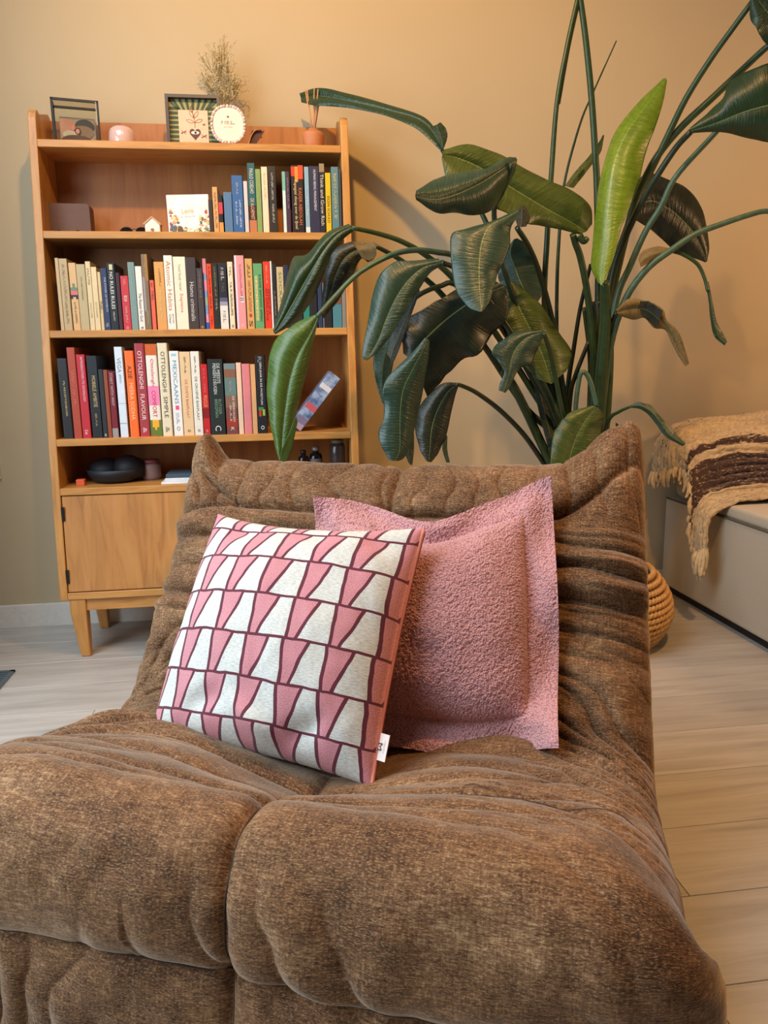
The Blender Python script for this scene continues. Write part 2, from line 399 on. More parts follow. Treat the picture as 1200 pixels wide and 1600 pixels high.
# ------------------------------------------------------------------ books
PAGES = plain((226, 214, 190), .8, grain=.1)
def book(row, xl, xr, ytop, col, label, txt=(), bands=(), hard=False, inset=.022, rough=.4):
    """one upright book; xl, xr: spine edges where it meets the shelf, ytop: top of the spine (photo pixels)
    txt: (string, t0, t1, colour, part of the spine width, offset across); bands: (t0, t1, colour[, x0, x1]) measured from the top"""
    zb = SZ[row]+SH; y0 = bfront(zb)+inset
    x0 = Xat(xl, y0, zb)+.0003; x1 = Xat(xr, y0, zb)-.0003; h = Zat(ytop, x0, y0)-zb; w = x1-x0
    dep = min(.135 if h < .2 else .15 if h < .25 else .185, BYB-.012-y0)
    c = plain(col, rough, grain=.04)
    t = min(.0028 if hard else .0012, w*.2)
    bm = bmesh.new()
    # rounded spine + two boards as one folded cover
    k = 5; rr = min(.004 if hard else .0015, w*.35)
    pro = []
    for i in range(k): a = math.pi/2*i/(k-1); pro.append((-w/2+rr-rr*math.cos(a), rr-rr*math.sin(a)))
    pro += [(-x, yv) for x, yv in pro[::-1]]
    out = [(-w/2, dep)]+pro+[(w/2, dep)]
    inn = [(w/2-t, dep), (w/2-t, rr+t), (-w/2+t, rr+t), (-w/2+t, dep)]
    loop = out+inn
    lo = [bm.verts.new((p[0], p[1], 0)) for p in loop]; hi = [bm.verts.new((p[0], p[1], h)) for p in loop]; n = len(loop)
    for i in range(n): bm.faces.new((lo[i], lo[(i+1) % n], hi[(i+1) % n], hi[i]))
    no = len(out)
    def cap(v):
        f = bm.faces.new(v); return f
    f1, f2 = cap(lo[::-1]), cap(hi)
    bmesh.ops.triangulate(bm, faces=[f1, f2])
    o = bmobj('book', bm, c); o.location = ((x0+x1)/2, y0, zb)
    tag(o, label, 'book', 'books on the bookcase shelves')
    ov = .003 if hard else .0006
    box('page_block', -w/2+t, w/2-t, rr+t+.0002, dep-ov-.001, ov, h-ov, PAGES, o)
    for bi, b in enumerate(bands):
        p, q = (b[3], b[4]) if len(b) > 3 else (0., 1.)
        box('band', -w/2+p*w+.0002, -w/2+q*w-.0002, -.0003-.00005*bi, .0012, h*(1-b[1]), h*(1-b[0]), plain(b[2], rough, grain=.04), o)
    for tx in txt:
        s, t0, t1, tc, fr = tx[:5]; off = tx[5] if len(tx) > 5 else 0.
        me, tw, thh = textmesh(s)
        lettering('title', s, plain(tc, .5, grain=0), o, (off*w, -.0006, h*(1-(t0+t1)/2)), h*(t1-t0), w*fr, (0, 0, -1), (1, 0, 0))
    return o
K = (30, 27, 28); CRM = (226, 208, 170); WHT = (232, 226, 214); GLD = (196, 166, 96)
# shelf under the top
r0 = 0+1
B = lambda *a, **k: book(1, *a, **k)
B(327.8, 334.4, 312, (58, 44, 34), 'slim dark brown book just right of the white flower card')
B(335, 343.2, 292, (214, 158, 98), 'tan book right of the flower card, second in its row', [('#19', .12, .9, (150, 96, 52), .4)], rough=.5)
B(343.4, 350.2, 304, (34, 30, 34), 'short black book with red block and orange foot', bands=[(.2, .5, (202, 62, 66)), (.72, 1, (222, 152, 70))])
B(352, 365, 300, (86, 118, 150), 'plain greyish blue book, shorter than the bright blue beside it')
B(365.6, 382.6, 274, (54, 98, 150), 'broad mid blue book with pale print', [('#11', .12, .33, (190, 190, 180), .2), ('#20', .42, .9, (216, 222, 226), .18, .2), ('#15', .45, .85, (216, 222, 226), .18, -.15)])
B(383.6, 390, 283, (204, 196, 190), 'slim pale grey book between blue and teal spines')
B(390.8, 402.4, 254.5, (36, 92, 98), 'tall teal and maroon book with terracotta foot', [('PAULO COELHO', .08, .43, (228, 216, 190), .5), ('DE ALCHEMIST', .5, .8, (226, 190, 140), .45)], [(.6, .81, (72, 34, 34)), (.81, 1, (190, 116, 76))])
B(402.8, 411, 264, (132, 156, 88), 'olive green book beside a cream one', [('#15', .1, .5, (166, 184, 126), .4)])
B(412, 421.6, 260.5, (232, 210, 174), 'smooth cream book between olive and black spines', [('#12', .1, .5, (206, 178, 136), .35)])
B(422.8, 434.4, 259.5, (44, 40, 36), 'black book with thin white print, left of the gap', [('#20', .1, .5, (200, 194, 180), .28), ('#13', .56, .84, (214, 208, 196), .28)])
B(443.8, 449, 268, (206, 222, 212), 'thin white and mint book right of the gap', bands=[(0, .3, (120, 176, 146))])
B(449.4, 455.4, 268, (66, 46, 70), 'thin plum purple book', [('#19', .1, .6, (150, 128, 150), .4)])
B(457.8, 476.6, 258, (34, 28, 28), 'black novel with red and orange painted top', [('KADER ABDOLAH', .33, .87, (214, 108, 54), .26, .22), ('Papegaai vloog over de IJssel', .22, .93, (230, 196, 140), .3, -.18)], [(.02, .16, (204, 62, 36), 0, .3), (.02, .24, (232, 140, 60), .3, .58), (.0, .2, (214, 76, 40), .58, 1.)])
B(478.4, 485.4, 260.5, (140, 172, 186), 'light blue slim book with white foot', [('#9', .45, .8, (206, 220, 226), .45)], [(.9, 1, (222, 222, 216))])
B(486, 501, 259.5, (46, 48, 72), 'navy book lettered in white down its spine', [('HUMAN BEING MANAGEMENT', .05, .66, (214, 214, 222), .26, .05)])
B(501.2, 509.4, 255.5, (36, 38, 48), 'black book with taupe top and silver lettering', [('Think and Grow Rich', .15, .88, (216, 206, 188), .62)], [(0, .12, (150, 130, 96))])
B(510.4, 518.8, 270, (222, 184, 28), 'bright yellow book with black lettering', [('EIGEN SCHULD', .38, .82, (58, 46, 24), .5)])
B(519.8, 531, 260.5, (92, 128, 136), 'grey teal book with yellow lettering', [('#21', .1, .78, (206, 196, 120), .45)])
B(531.4, 535, 264, (66, 70, 72), 'thin dark grey book against the right side panel')
# middle shelf
B = lambda *a, **k: book(2, *a, **k)
B(95.6, 101.2, 403, (196, 168, 122), 'sand book, leftmost on the middle shelf')
B(101.4, 114.2, 404, (188, 162, 118), 'taupe beige book, second from the left on the middle shelf', [('#34', .08, .9, (140, 112, 74), .3)])
B(115.6, 127, 410.6, (214, 172, 116), 'tan book with pink, green and black chevron', [('#14', .58, .9, (96, 66, 40), .3)], [(.3, .38, (112, 128, 98), .3, .7), (.36, .43, (112, 128, 98)), (.41, .48, (214, 108, 100)), (.47, .53, (34, 30, 38)), (.5, .56, (214, 172, 116), .3, .7)])
B(127.2, 141, 412.8, (186, 166, 122), 'broad khaki beige book with small black title', [('YOU ARE A BADASS', .18, .54, (70, 58, 40), .16)])
B(141.6, 149.6, 408.4, (220, 196, 150), 'slim cream book with dark upper lettering', [('#10', .1, .34, (110, 90, 60), .42), ('#10', .6, .82, (140, 116, 80), .3)])
B(149.8, 158.4, 417, (222, 198, 150), 'cream book, slightly shorter, between two cream books', [('#17', .55, .8, (170, 146, 104), .3)])
B(159, 164, 425, (212, 186, 138), 'short thin cream book next to the navy one', [('#6', .5, .72, (60, 48, 40), .7)])
B(164.2, 174, 419, (42, 52, 84), 'navy blue book with white capitals', [('THE POWER OF MOMENTS', .14, .7, (190, 194, 206), .3, .12), ('#5', .88, .95, (200, 200, 206), .5)])
B(174.4, 186.6, 411, (28, 32, 34), 'black book with bold white lettering', [('NO RULES RULES', .13, .68, (238, 234, 222), .42), ('#13', .72, .86, (214, 208, 190), .26)], [(.02, .1, (206, 196, 150), .3, .75)])
B(187, 193.2, 426, (60, 28, 36), 'thin dark maroon book beside a red one')
B(194, 206.2, 431, (196, 54, 60), 'short red book with pale letters on the middle shelf', [('#6', .06, .2, (230, 160, 150), .3), ('#3', .36, .48, (236, 200, 190), .45), ('#13', .56, .86, (232, 176, 168), .3), ('O', .93, .98, (236, 200, 190), .3)])
B(206.6, 217.2, 409.5, (122, 146, 138), 'grey green book between red and white spines', [('#8', .1, .4, (152, 172, 164), .35), ('#5', .55, .7, (160, 180, 172), .35)])
B(217.8, 227.8, 416, (228, 222, 210), 'white book with a dark serif style title', [('The Reason for God', .42, .86, (60, 60, 66), .45), ('R', .95, .99, (30, 30, 34), .4)])
B(228.2, 237.8, 397, (126, 104, 76), 'tall bronze book, highest on the middle shelf', [('#11', .12, .3, (190, 150, 90), .3), ('#13', .75, .92, (190, 176, 150), .3)], [(.0, .35, (160, 118, 62), .55, 1.), (.3, .75, (150, 142, 142), 0, .4)])
B(238.8, 245.4, 437.7, (222, 98, 76), 'short coral red book, lowest on the middle shelf', [('#7', .05, .14, (90, 40, 34), .5), ('#5', .22, .42, (120, 44, 36), .6)])
B(247, 262.2, 409, (216, 156, 86), 'broad apricot orange book beside the white one', [('#18', .1, .36, (150, 100, 56), .18, .05), ('#16', .42, .82, (240, 214, 160), .2)])
B(262.7, 276, 399, (236, 228, 212), 'white book with large copper lettering', [('Atomic Habits', .07, .74, (196, 128, 72), .52), ('James', .78, .91, (70, 62, 60), .22, .2), ('Clear', .79, .92, (70, 62, 60), .22, -.16)])
B(277, 296, 401, (238, 224, 196), 'broad cream book with pale red title', [('Yuval Noah Harari', .1, .46, (160, 146, 120), .22), ('Sapiens', .5, .76, (206, 112, 96), .34)])
B(296.2, 311.8, 402, (66, 56, 54), 'broad dark taupe book with white serif style title', [('Homo criminalis', .34, .88, (206, 200, 190), .42)])
B(312.2, 321.4, 419, (72, 60, 60), 'dark taupe book, shorter, right of its look-alike', [('#23', .06, .5, (150, 130, 110), .3), ('o', .94, .98, (214, 176, 130), .4)])
B(322, 327.6, 404, (120, 150, 180), 'thin marbled blue and pink book', bands=[(0, .22, (206, 120, 130)), (.3, .45, (214, 130, 140)), (.55, .66, (150, 160, 120)), (.78, .9, (214, 140, 160)), (.9, 1, (40, 90, 170)), (.2, 1, (34, 44, 92), 0, .25)])
B(328, 335.4, 412, (226, 72, 34), 'vivid orange slim book with black lettering', [('#23', .05, .72, (60, 30, 26), .4), ('#5', .8, .95, (120, 40, 26), .4)])
B(336, 345, 411, (40, 40, 34), 'black book with olive lettering', [('#24', .06, .5, (156, 150, 100), .3), ('#5', .54, .72, (190, 184, 160), .3)])
B(345.6, 358.2, 411, (40, 40, 48), 'dark book fading to a white foot', [('#5', .07, .27, (206, 200, 186), .42), ('#5', .3, .45, (104, 92, 80), .42), ('#5', .72, .9, (120, 110, 104), .4)], [(.52, .58, (88, 88, 110)), (.58, .64, (150, 148, 162)), (.64, 1, (224, 216, 206))])
B(360, 368.2, 409, (232, 214, 180), 'cream slim book with black capitals', [('#5', .08, .22, (120, 104, 84), .45), ('#25', .3, .8, (66, 56, 48), .42), ('W', .93, .98, (40, 36, 36), .5)])
B(371, 386, 399, (226, 148, 148), 'tall pink book with pale lilac edge', [('#26', .12, .55, (206, 116, 120), .22, .1), ('B', .57, .62, (50, 60, 74), .36, .12), ('OO', .93, .97, (240, 214, 210), .3, .1)], [(0, 1, (220, 206, 224), 0, .22), (.555, .635, (232, 214, 206), .45, .85)])
B(387.2, 398.6, 404, (206, 160, 96), 'golden tan book with a black S at its foot', [('#7', .08, .27, (90, 66, 42), .42), ('#17', .31, .76, (196, 84, 56), .38), ('S', .88, .97, (40, 30, 28), .5)], [(.78, .83, (190, 60, 48), .3, .7)])
B(399.6, 413.8, 411.6, (100, 158, 104), 'green book with black lettering and a cream strip', [('KWAME ANTHONY APPIAH', .17, .88, (28, 50, 34), .26, .2), ('DE LEUGENS DIE ONS BINDEN', .2, .86, (96, 84, 44), .16, -.21)], [(.19, .87, (226, 212, 140), .16, .42)])
B(415, 425.4, 408.7, (222, 60, 34), 'red orange book with black capitals', [('#11', .05, .34, (236, 170, 140), .26), ('THE SUBTLE ART OF', .4, .78, (96, 26, 24), .3, .22), ('NOT GIVING A F*CK', .4, .88, (70, 20, 22), .34, -.15)])
B(425.7, 428.6, 408, (226, 222, 218), 'very thin white book right of the red orange one')
B(428.8, 435, 412, (38, 36, 36), 'thin black book, partly behind the dark leaf', [('#18', .42, .9, (160, 154, 146), .35)])
B(435.4, 446, 417, (196, 174, 130), 'tan book with green capitals, partly behind the leaf', [('SOCRATES', .08, .8, (96, 124, 84), .4)])
B(446.4, 454, 414, (40, 48, 68), 'dark navy book mostly hidden by the leaf')
B(454.4, 464, 420, (58, 52, 50), 'charcoal book hidden behind the folded leaf')
B(464.4, 474, 424, (44, 44, 48), 'black book hidden behind the folded leaf')
B(475, 485, 430, (44, 128, 112), 'emerald green book showing below the folded leaf')
B(485.4, 497, 438, (38, 36, 38), 'black book right of the emerald one')
B(498, 504.6, 440, (44, 58, 88), 'dark blue slim book near the right side panel')
B(505.2, 519.6, 442, (36, 36, 40), 'black book with a grey edge, beneath the drooping stalk', bands=[(0, 1, (120, 118, 116), 0, .12)])
B(520.8, 535, 448, (74, 128, 138), 'teal book with a brown upper part', bands=[(0, .42, (112, 82, 58))])
B(535.4, 541.6, 450, (132, 126, 118), 'grey slim book, rightmost on the middle shelf')
# third shelf
B = lambda *a, **k: book(3, *a, **k)
B(99.8, 116, 560, (32, 30, 32), 'black recipe binder, leftmost on the cookbook shelf', [('My RECEPTENBOEK', .28, .72, (206, 180, 110), .22)], hard=True)
B(116.6, 129, 543, (170, 68, 46), 'brick red tall book on the cookbook shelf', [('#11', .25, .65, (206, 112, 84), .36)])
B(130, 143.2, 554, (186, 40, 52), 'crimson textbook with white lettering', [('INTRODUCTION TO SOCIOLOGY', .03, .56, (240, 206, 206), .26, .1), ('ix', .9, .96, (236, 200, 190), .4)])
B(145.4, 161.2, 556, (30, 34, 38), 'black book with gold lettering on the cookbook shelf', [('MOBIELE AMBITIE', .24, .62, (196, 170, 110), .36, .05), ('#11', .7, .86, (176, 150, 96), .22)])
B(162, 169.4, 577, (38, 42, 46), 'thin black book with a tiny white mark', [('o', .94, .98, (226, 220, 210), .4)])
B(169.6, 176, 578, (142, 70, 42), 'thin rust brown book')
B(176.6, 186, 580, (118, 30, 40), 'dark red book with silver letters and grey foot', [('START WITH WHY', .03, .52, (186, 178, 178), .44)], [(.86, 1, (150, 146, 140))])
B(189, 201.2, 542, (212, 222, 230), 'white marbled cookbook with thin grey title', [('VEGA', .12, .28, (120, 130, 140), .5), ('#8', .3, .4, (168, 178, 188), .3)], [(.62, .625, (150, 160, 176)), (.84, .85, (160, 168, 180))])
B(204, 218.4, 548, (238, 110, 44), 'bright orange cookbook with black and cream title', [('AZIË', .17, .32, (60, 34, 26), .5), ('MEERA SODHA', .37, .8, (244, 196, 140), .42)], hard=True)
B(219.8, 235.2, 536.5, (160, 60, 66), 'mauve red cookbook with white capitals', [('OTTOLENGHI', .08, .48, (236, 214, 208), .42), ('FLAVOUR', .54, .82, (236, 214, 208), .42), ('&', .9, .96, (226, 190, 186), .4)], hard=True)
B(236.2, 253.8, 537.5, (232, 222, 206), 'cookbook patterned in orange, pink, white and green', [('Ottolenghi', .16, .46, (206, 60, 66), .36), ('COMFORT', .5, .79, (196, 30, 56), .36)], [(0, .12, (200, 96, 40)), (.45, .66, (232, 132, 172)), (.82, 1, (92, 122, 48)), (.82, .9, (236, 168, 48), .2, .8), (.9, .93, (236, 168, 48), .4, .6)], hard=True)
B(255, 270.6, 536, (224, 212, 180), 'cream cookbook with black capitals', [('OTTOLENGHI', .09, .52, (52, 50, 48), .4), ('SIMPLE', .57, .8, (52, 50, 48), .4), ('&', .9, .96, (120, 114, 100), .4)], hard=True)
B(272.6, 287.2, 548.5, (234, 228, 222), 'white cookbook with blue capitals and pink dot', [('MEXICAANS', .11, .62, (70, 156, 180), .42), ('#9', .73, .86, (110, 176, 196), .34), ('O', .89, .94, (60, 140, 170), .36)], [(.64, .69, (222, 84, 130), .32, .72), (.03, .06, (150, 200, 212), .2, .75)])
B(288, 304.4, 549.6, (224, 192, 146), 'peach cream baking book with red title', [('#11', .06, .26, (110, 90, 70), .18), ('DE ZOETE BAKPLAAT', .33, .79, (206, 96, 70), .24), ('o', .93, .96, (30, 26, 26), .3)])
B(305, 318.4, 549, (228, 222, 208), 'white baking book with green title', [('#11', .06, .26, (110, 100, 90), .2), ('DE GROENE BAKPLAAT', .3, .82, (74, 116, 84), .28), ('o', .93, .96, (30, 26, 26), .3)])
B(319.2, 329.6, 569, (192, 36, 40), 'red book squeezed between white and black spines', [('#15', .06, .4, (230, 130, 120), .28), ('FOCUS', .44, .6, (240, 170, 110), .5), ('S', .92, .96, (236, 160, 150), .3)], [(.62, .76, (130, 24, 30))])
B(330.4, 353.4, 561, (36, 44, 44), 'thick black book with mint lettering', [('DE MEESTE', .06, .32, (206, 214, 206), .22, .2), ('MENSEN DEUGEN', .06, .46, (206, 214, 206), .22, -.06), ('RUTGER', .53, .73, (116, 150, 116), .2, .2), ('BREGMAN', .53, .77, (116, 150, 116), .2, -.05), ('C', .88, .95, (226, 220, 210), .4)])
B(355, 373, 568, (120, 70, 64), 'painted novel in teal over red', [('#9', .25, .42, (206, 150, 150), .2), ('DE VERBORGEN', .46, .82, (232, 206, 180), .2, .2), ('#7', .56, .82, (232, 206, 180), .2, -.08), ('K', .9, .95, (232, 214, 200), .3)], [(0, .08, (112, 130, 132)), (.08, .2, (132, 92, 70)), (.2, .45, (96, 124, 118)), (.45, .62, (128, 96, 82)), (.78, .9, (158, 58, 46))])
B(374, 381.8, 566.6, (230, 196, 166), 'slim peach cream book left of the pink one')
B(382.6, 395.4, 568.4, (214, 128, 132), 'plain rose pink book on the cookbook shelf', hard=True)
B(395.8, 403.4, 569, (212, 164, 112), 'slim tan book right of the pink one')
B(404.2, 418, 555, (34, 36, 42), 'black garden book with white lettering and chilli picture', [('EEN JAAR IN DE MOESTUIN', .1, .63, (226, 220, 206), .3), ('#2', .02, .1, (150, 146, 140), .5), ('O', .9, .95, (236, 232, 224), .4)], [(.66, .7, (70, 130, 60), .1, .7), (.7, .78, (206, 60, 40), .15, .42), (.69, .77, (150, 176, 70), .55, .85)])
# the book that leans in the right corner of the third shelf
zb = SZ[3]+SH; yb = bfront(zb)+.05
P0 = np.array([Xat(470, yb, zb), 0, zb+.001]); ang = math.radians(39)
lb = empty('leaning_book', (P0[0], yb, P0[2])); tag(lb, 'thick glossy blue paperback leaning in the right corner of the cookbook shelf', 'book')
LBM = bpy.data.materials.new('blue_print'); t = NT(LBM); v = t.coords('Object', (1, 1, 1))
t.l(t.ramp(t.noise(v, 26, 3), [(.3, (52, 70, 104)), (.45, (104, 124, 160)), (.6, (160, 176, 200)), (.75, (70, 96, 132))]), t.b.inputs['Base Color']); t.b.inputs['Roughness'].default_value = .2
lw, ll = .042, .215
def lean(o): o.rotation_euler = (0, ang, 0); o.location = (0, 0, lw*math.sin(ang)*.0); o.parent = lb; return o
c = lean(box('cover', -lw, 0, 0, .13, 0, ll, LBM, None, .002)); lean(box('page_block', -lw+.002, -.002, .004, .132, .001, ll+.0005, PAGES))
for a, b, cl in ((.1, .2, (120, 112, 140)), (.34, .44, (190, 92, 98)), (.72, .8, (206, 206, 210)), (0, .09, (170, 140, 160))):
    k = box('band', -lw+.002, -.002, -.0004, .001, a*ll, b*ll, plain(cl, .3)); lean(k)

# ------------------------------------------------------------------ things on top of the bookcase
ZT = SZ[0]+SH; YT = bfront(ZT)
def pt(px, py, y): q = atY(px, py, y); return (q[0], q[2])
def glass(name, tint=(1, 1, 1, 1), amount=.12):
    m = bpy.data.materials.new(name); m.use_nodes = True; n = m.node_tree.nodes; l = m.node_tree.links; n.clear()
    out = n.new('ShaderNodeOutputMaterial'); mx = n.new('ShaderNodeMixShader'); tr = n.new('ShaderNodeBsdfTransparent'); gl = n.new('ShaderNodeBsdfGlossy'); lw = n.new('ShaderNodeLayerWeight')
    tr.inputs[0].default_value = tint; gl.inputs['Roughness'].default_value = .03
    pw = n.new('ShaderNodeMath'); pw.operation = 'POWER'; pw.inputs[1].default_value = 4.; ad = n.new('ShaderNodeMath'); ad.operation = 'MULTIPLY_ADD'; ad.inputs[1].default_value = .5; ad.inputs[2].default_value = amount*.3
    l.new(lw.outputs['Facing'], pw.inputs[0]); l.new(pw.outputs[0], ad.inputs[0]); l.new(ad.outputs[0], mx.inputs[0]); l.new(tr.outputs[0], mx.inputs[1]); l.new(gl.outputs[0], mx.inputs[2]); l.new(mx.outputs[0], out.inputs[0]); return m
CLEAR = glass('clear_glass', (.96, .97, .95, 1)); IRON = plain((40, 44, 46), .45, .6)
# glass photo box
y0 = YT+.03; a = pt(80, 216, y0); b = pt(153, 218, y0); zt = Zat(153, a[0], y0); w = b[0]-a[0]; hh = zt-ZT; dp = .085
gb = empty('glass_photo_box', ((a[0]+b[0])/2, y0+dp/2, ZT)); gb.rotation_euler = (0, 0, .2); tag(gb, 'black edged glass box with a couple photograph, on top of the bookcase', 'photo box')
bm = bmesh.new(); e = .0065
for sx in (-w/2, w/2-e):
    for sy in (-dp/2, dp/2-e): box_bm(bm, sx, sx+e, sy, sy+e, 0, hh)
for z in (0, hh-e):
    for sy in (-dp/2, dp/2-e): box_bm(bm, -w/2, w/2, sy, sy+e, z, z+e)
    for sx in (-w/2, w/2-e): box_bm(bm, sx, sx+e, -dp/2, dp/2, z, z+e)
bmobj('edge_frame', bm, IRON, gb)
for i in range(16):
    z = hh*.45+i*hh*.033
    o = box('edge_bead', w/2-e-.003, w/2-e+.0005, -dp/2-.0012, -dp/2+.002, z, z+.0018, plain((206, 200, 186), .4), gb)
for (x0, x1, p0, p1) in ((-w/2+e, w/2-e, -dp/2+.002, -dp/2+.0035), (-w/2+e, w/2-e, dp/2-.0035, dp/2-.002)):
    box('pane', x0, x1, p0, p1, e, hh-e, CLEAR, gb)
for sx in (-w/2+.002, w/2-.0035): box('pane', sx, sx+.0015, -dp/2+e, dp/2-e, e, hh-e, CLEAR, gb)
box('pane', -w/2+e, w/2-e, -dp/2+e, dp/2-e, hh-.004, hh-.0025, CLEAR, gb)
ph = box('photograph', -w*.36, w*.40, dp*.18, dp*.2, e, hh*.70, plain((164, 140, 116), .5), gb)
def blob(name, cx, cz, rx, rz, col, yy, th=.0008, n=20, parent=ph):
    pts = [(cx+rx*math.cos(k/n*2*math.pi), cz+rz*math.sin(k/n*2*math.pi)) for k in range(n)]
    return plate(name, pts, yy, yy+th, plain(col, .55), parent)
yy = dp*.18
blob('printed_shape', w*.17, hh*.5, w*.21, hh*.17, (58, 54, 56), yy-.0010)
plate('printed_shape', [(-w*.34, hh*.66), (-w*.1, hh*.66), (-w*.1, hh*.3), (-w*.34, hh*.3)], yy-.001, yy-.0002, plain((196, 140, 118), .55), ph)
blob('printed_shape', w*.12, hh*.36, w*.24, hh*.16, (132, 104, 82), yy-.0018)
blob('printed_shape', -w*.14, hh*.28, w*.17, hh*.11, (196, 184, 158), yy-.0026)
blob('printed_shape', -w*.02, hh*.15, w*.33, hh*.14, (92, 58, 46), yy-.0034)
blob('printed_shape', -w*.09, hh*.46, w*.05, hh*.075, (214, 128, 108), yy-.0042)
blob('printed_shape', w*.015, hh*.38, w*.065, hh*.08, (62, 38, 32), yy-.0042)
blob('printed_shape', w*.012, hh*.375, w*.04, hh*.058, (214, 140, 116), yy-.005)
blob('printed_shape', w*.34, hh*.1, w*.05, hh*.1, (206, 116, 92), yy-.0042)
# pink glass dome
y0 = YT+.06; a = pt(168, 219, y0); b = pt(210, 220, y0); w = b[0]-a[0]; r = w/2; hh = Zat(195.5, a[0]+r, y0)-ZT
PK = plain((212, 176, 166), .12, name='pink_glaze', coat=.6, grain=.02)
dm = empty('pink_dome', ((a[0]+b[0])/2, y0+.02, ZT)); tag(dm, 'small glossy pale pink dome between glass box and framed print', 'ornament')
lathe('dome', [(.001, hh), (r*.3, hh), (r*.62, hh*.97), (r*.85, hh*.85), (r*.96, hh*.65), (r, hh*.4), (r, hh*.1), (r*.97, .001), (.001, .001)], PK, dm, 40)
lathe('base_ring', [(r*.9, 0.0), (r*.99, .0005), (r*.99, .004), (r*.9, .004)], plain((206, 150, 140), .4), dm, 40)
# framed print
y0 = YT+.045; TLp = pt(254, 147, y0); BLp = (pt(260, 222, y0)[0], ZT); w = pt(340, 150, y0)[0]-TLp[0]; hh = TLp[1]-ZT
fr = empty('framed_print', (TLp[0]+w/2+.006, y0, ZT)); tag(fr, 'dark framed print of a heart with an eye and a sprig, green striped border', 'framed print')
fr.rotation_euler = (-.05, 0, 0)
DK = plain((58, 42, 36), .4); fwid = .0095
bm = bmesh.new()
for q in ((-w/2, w/2, hh-fwid, hh), (-w/2, w/2, 0, fwid*.8), (-w/2, -w/2+fwid, fwid*.8, hh-fwid), (w/2-fwid, w/2, fwid*.8, hh-fwid)): box_bm(bm, q[0], q[1], -.012, .012, q[2], q[3])
bmobj('frame', bm, DK, fr)
box('backing', -w/2+.002, w/2-.002, .004, .010, .002, hh-.002, plain((152, 144, 88), .6), fr)
# stripes
bx0, bx1, bz0, bz1 = -w*.28, w*.26, fwid*.8, hh*.72
SG = plain((46, 64, 34), .6)
def stripe(p, q, wd):
    p = np.array(p); q = np.array(q); d = (q-p)/np.linalg.norm(q-p); n = np.array([-d[1], d[0]])*wd/2
    plate('stripe', [tuple(p-n*1.0), tuple(q-n*.8), tuple(q+n*.8), tuple(p+n*1.0)], .003, .0042, SG, fr)
ix0, ix1, iz1 = -w/2+fwid, w/2-fwid, hh-fwid
for i in range(8):
    z = bz0+.008+i*(bz1-bz0)/7.2; stripe((ix0, z), (bx0+.004, z), .0085); stripe((ix1, z), (bx1-.004, z), .0085)
for i in range(7):
    f = i/6; stripe((ix0+.012+f*(ix1-ix0-.024), iz1), (bx0+.008+f*(bx1-bx0-.016), bz1-.003), .0085)
stripe((ix0+.002, iz1-.004), (bx0, bz1), .005); stripe((ix1-.002, iz1-.004), (bx1, bz1), .005)
pp = box('paper', bx0, bx1, .001, .0025, bz0, bz1, plain((238, 184, 150), .6), fr)
MR = plain((110, 58, 46), .6); MD = plain((92, 44, 40), .6)
cx = (bx0+bx1)/2+.004; cz = bz0+.030; s = .0185
hp = []
for k in range(40):
    q = k/40*2*math.pi; hp.append((cx+s*(16*math.sin(q)**3)/17, cz+s*(13*math.cos(q)-5*math.cos(2*q)-2*math.cos(3*q)-math.cos(4*q))/15))
ht = plate('heart', hp, .0002, .001, MD, pp)
blob('eye_white', cx, cz+.003, .0125, .0048, (240, 226, 206), -.0006, .0008, 20, ht); blob('pupil', cx+.001, cz+.003, .0038, .0038, (36, 26, 26), -.0012, .0006, 16, ht)
def stroke(name, pts, r=.0009, parent=pp): return tube(name, [(p[0], .0008, p[1]) for p in spline(pts, 12)], r, MR, parent, 5)
stroke('drawn_stem', [(cx, cz+.018), (cx+.001, cz+.035), (cx-.003, cz+.05), (cx-.006, cz+.068)])
for (px, pz, an, ln) in ((0, .033, 2.85, .027), (.001, .034, .35, .025), (-.002, .047, 2.1, .025), (-.002, .046, .95, .026), (-.006, .064, 1.65, .02)):
    dx, dz = math.cos(an), math.sin(an); n_ = (-dz*.0045, dx*.0045); p0 = (cx+px, cz+pz)
    pts = [p0, (p0[0]+dx*ln*.5+n_[0], p0[1]+dz*ln*.5+n_[1]), (p0[0]+dx*ln, p0[1]+dz*ln), (p0[0]+dx*ln*.5-n_[0], p0[1]+dz*ln*.5-n_[1]), p0]
    stroke('drawn_leaf', pts, .0007)
for (qx, qz) in ((bx0+.014, cz+.004), (bx1-.014, cz-.007)):
    for an in (.25, -.6, .6): stroke('drawn_insect', [(qx-.009*math.cos(an), qz-.009*math.sin(an)), (qx, qz), (qx+.009*math.cos(an), qz+.009*math.sin(an))], .0009)
blob('drawn_dot', bx1-.013, cz+.028, .0045, .003, (150, 76, 60), .0002, .0008, 14, pp)
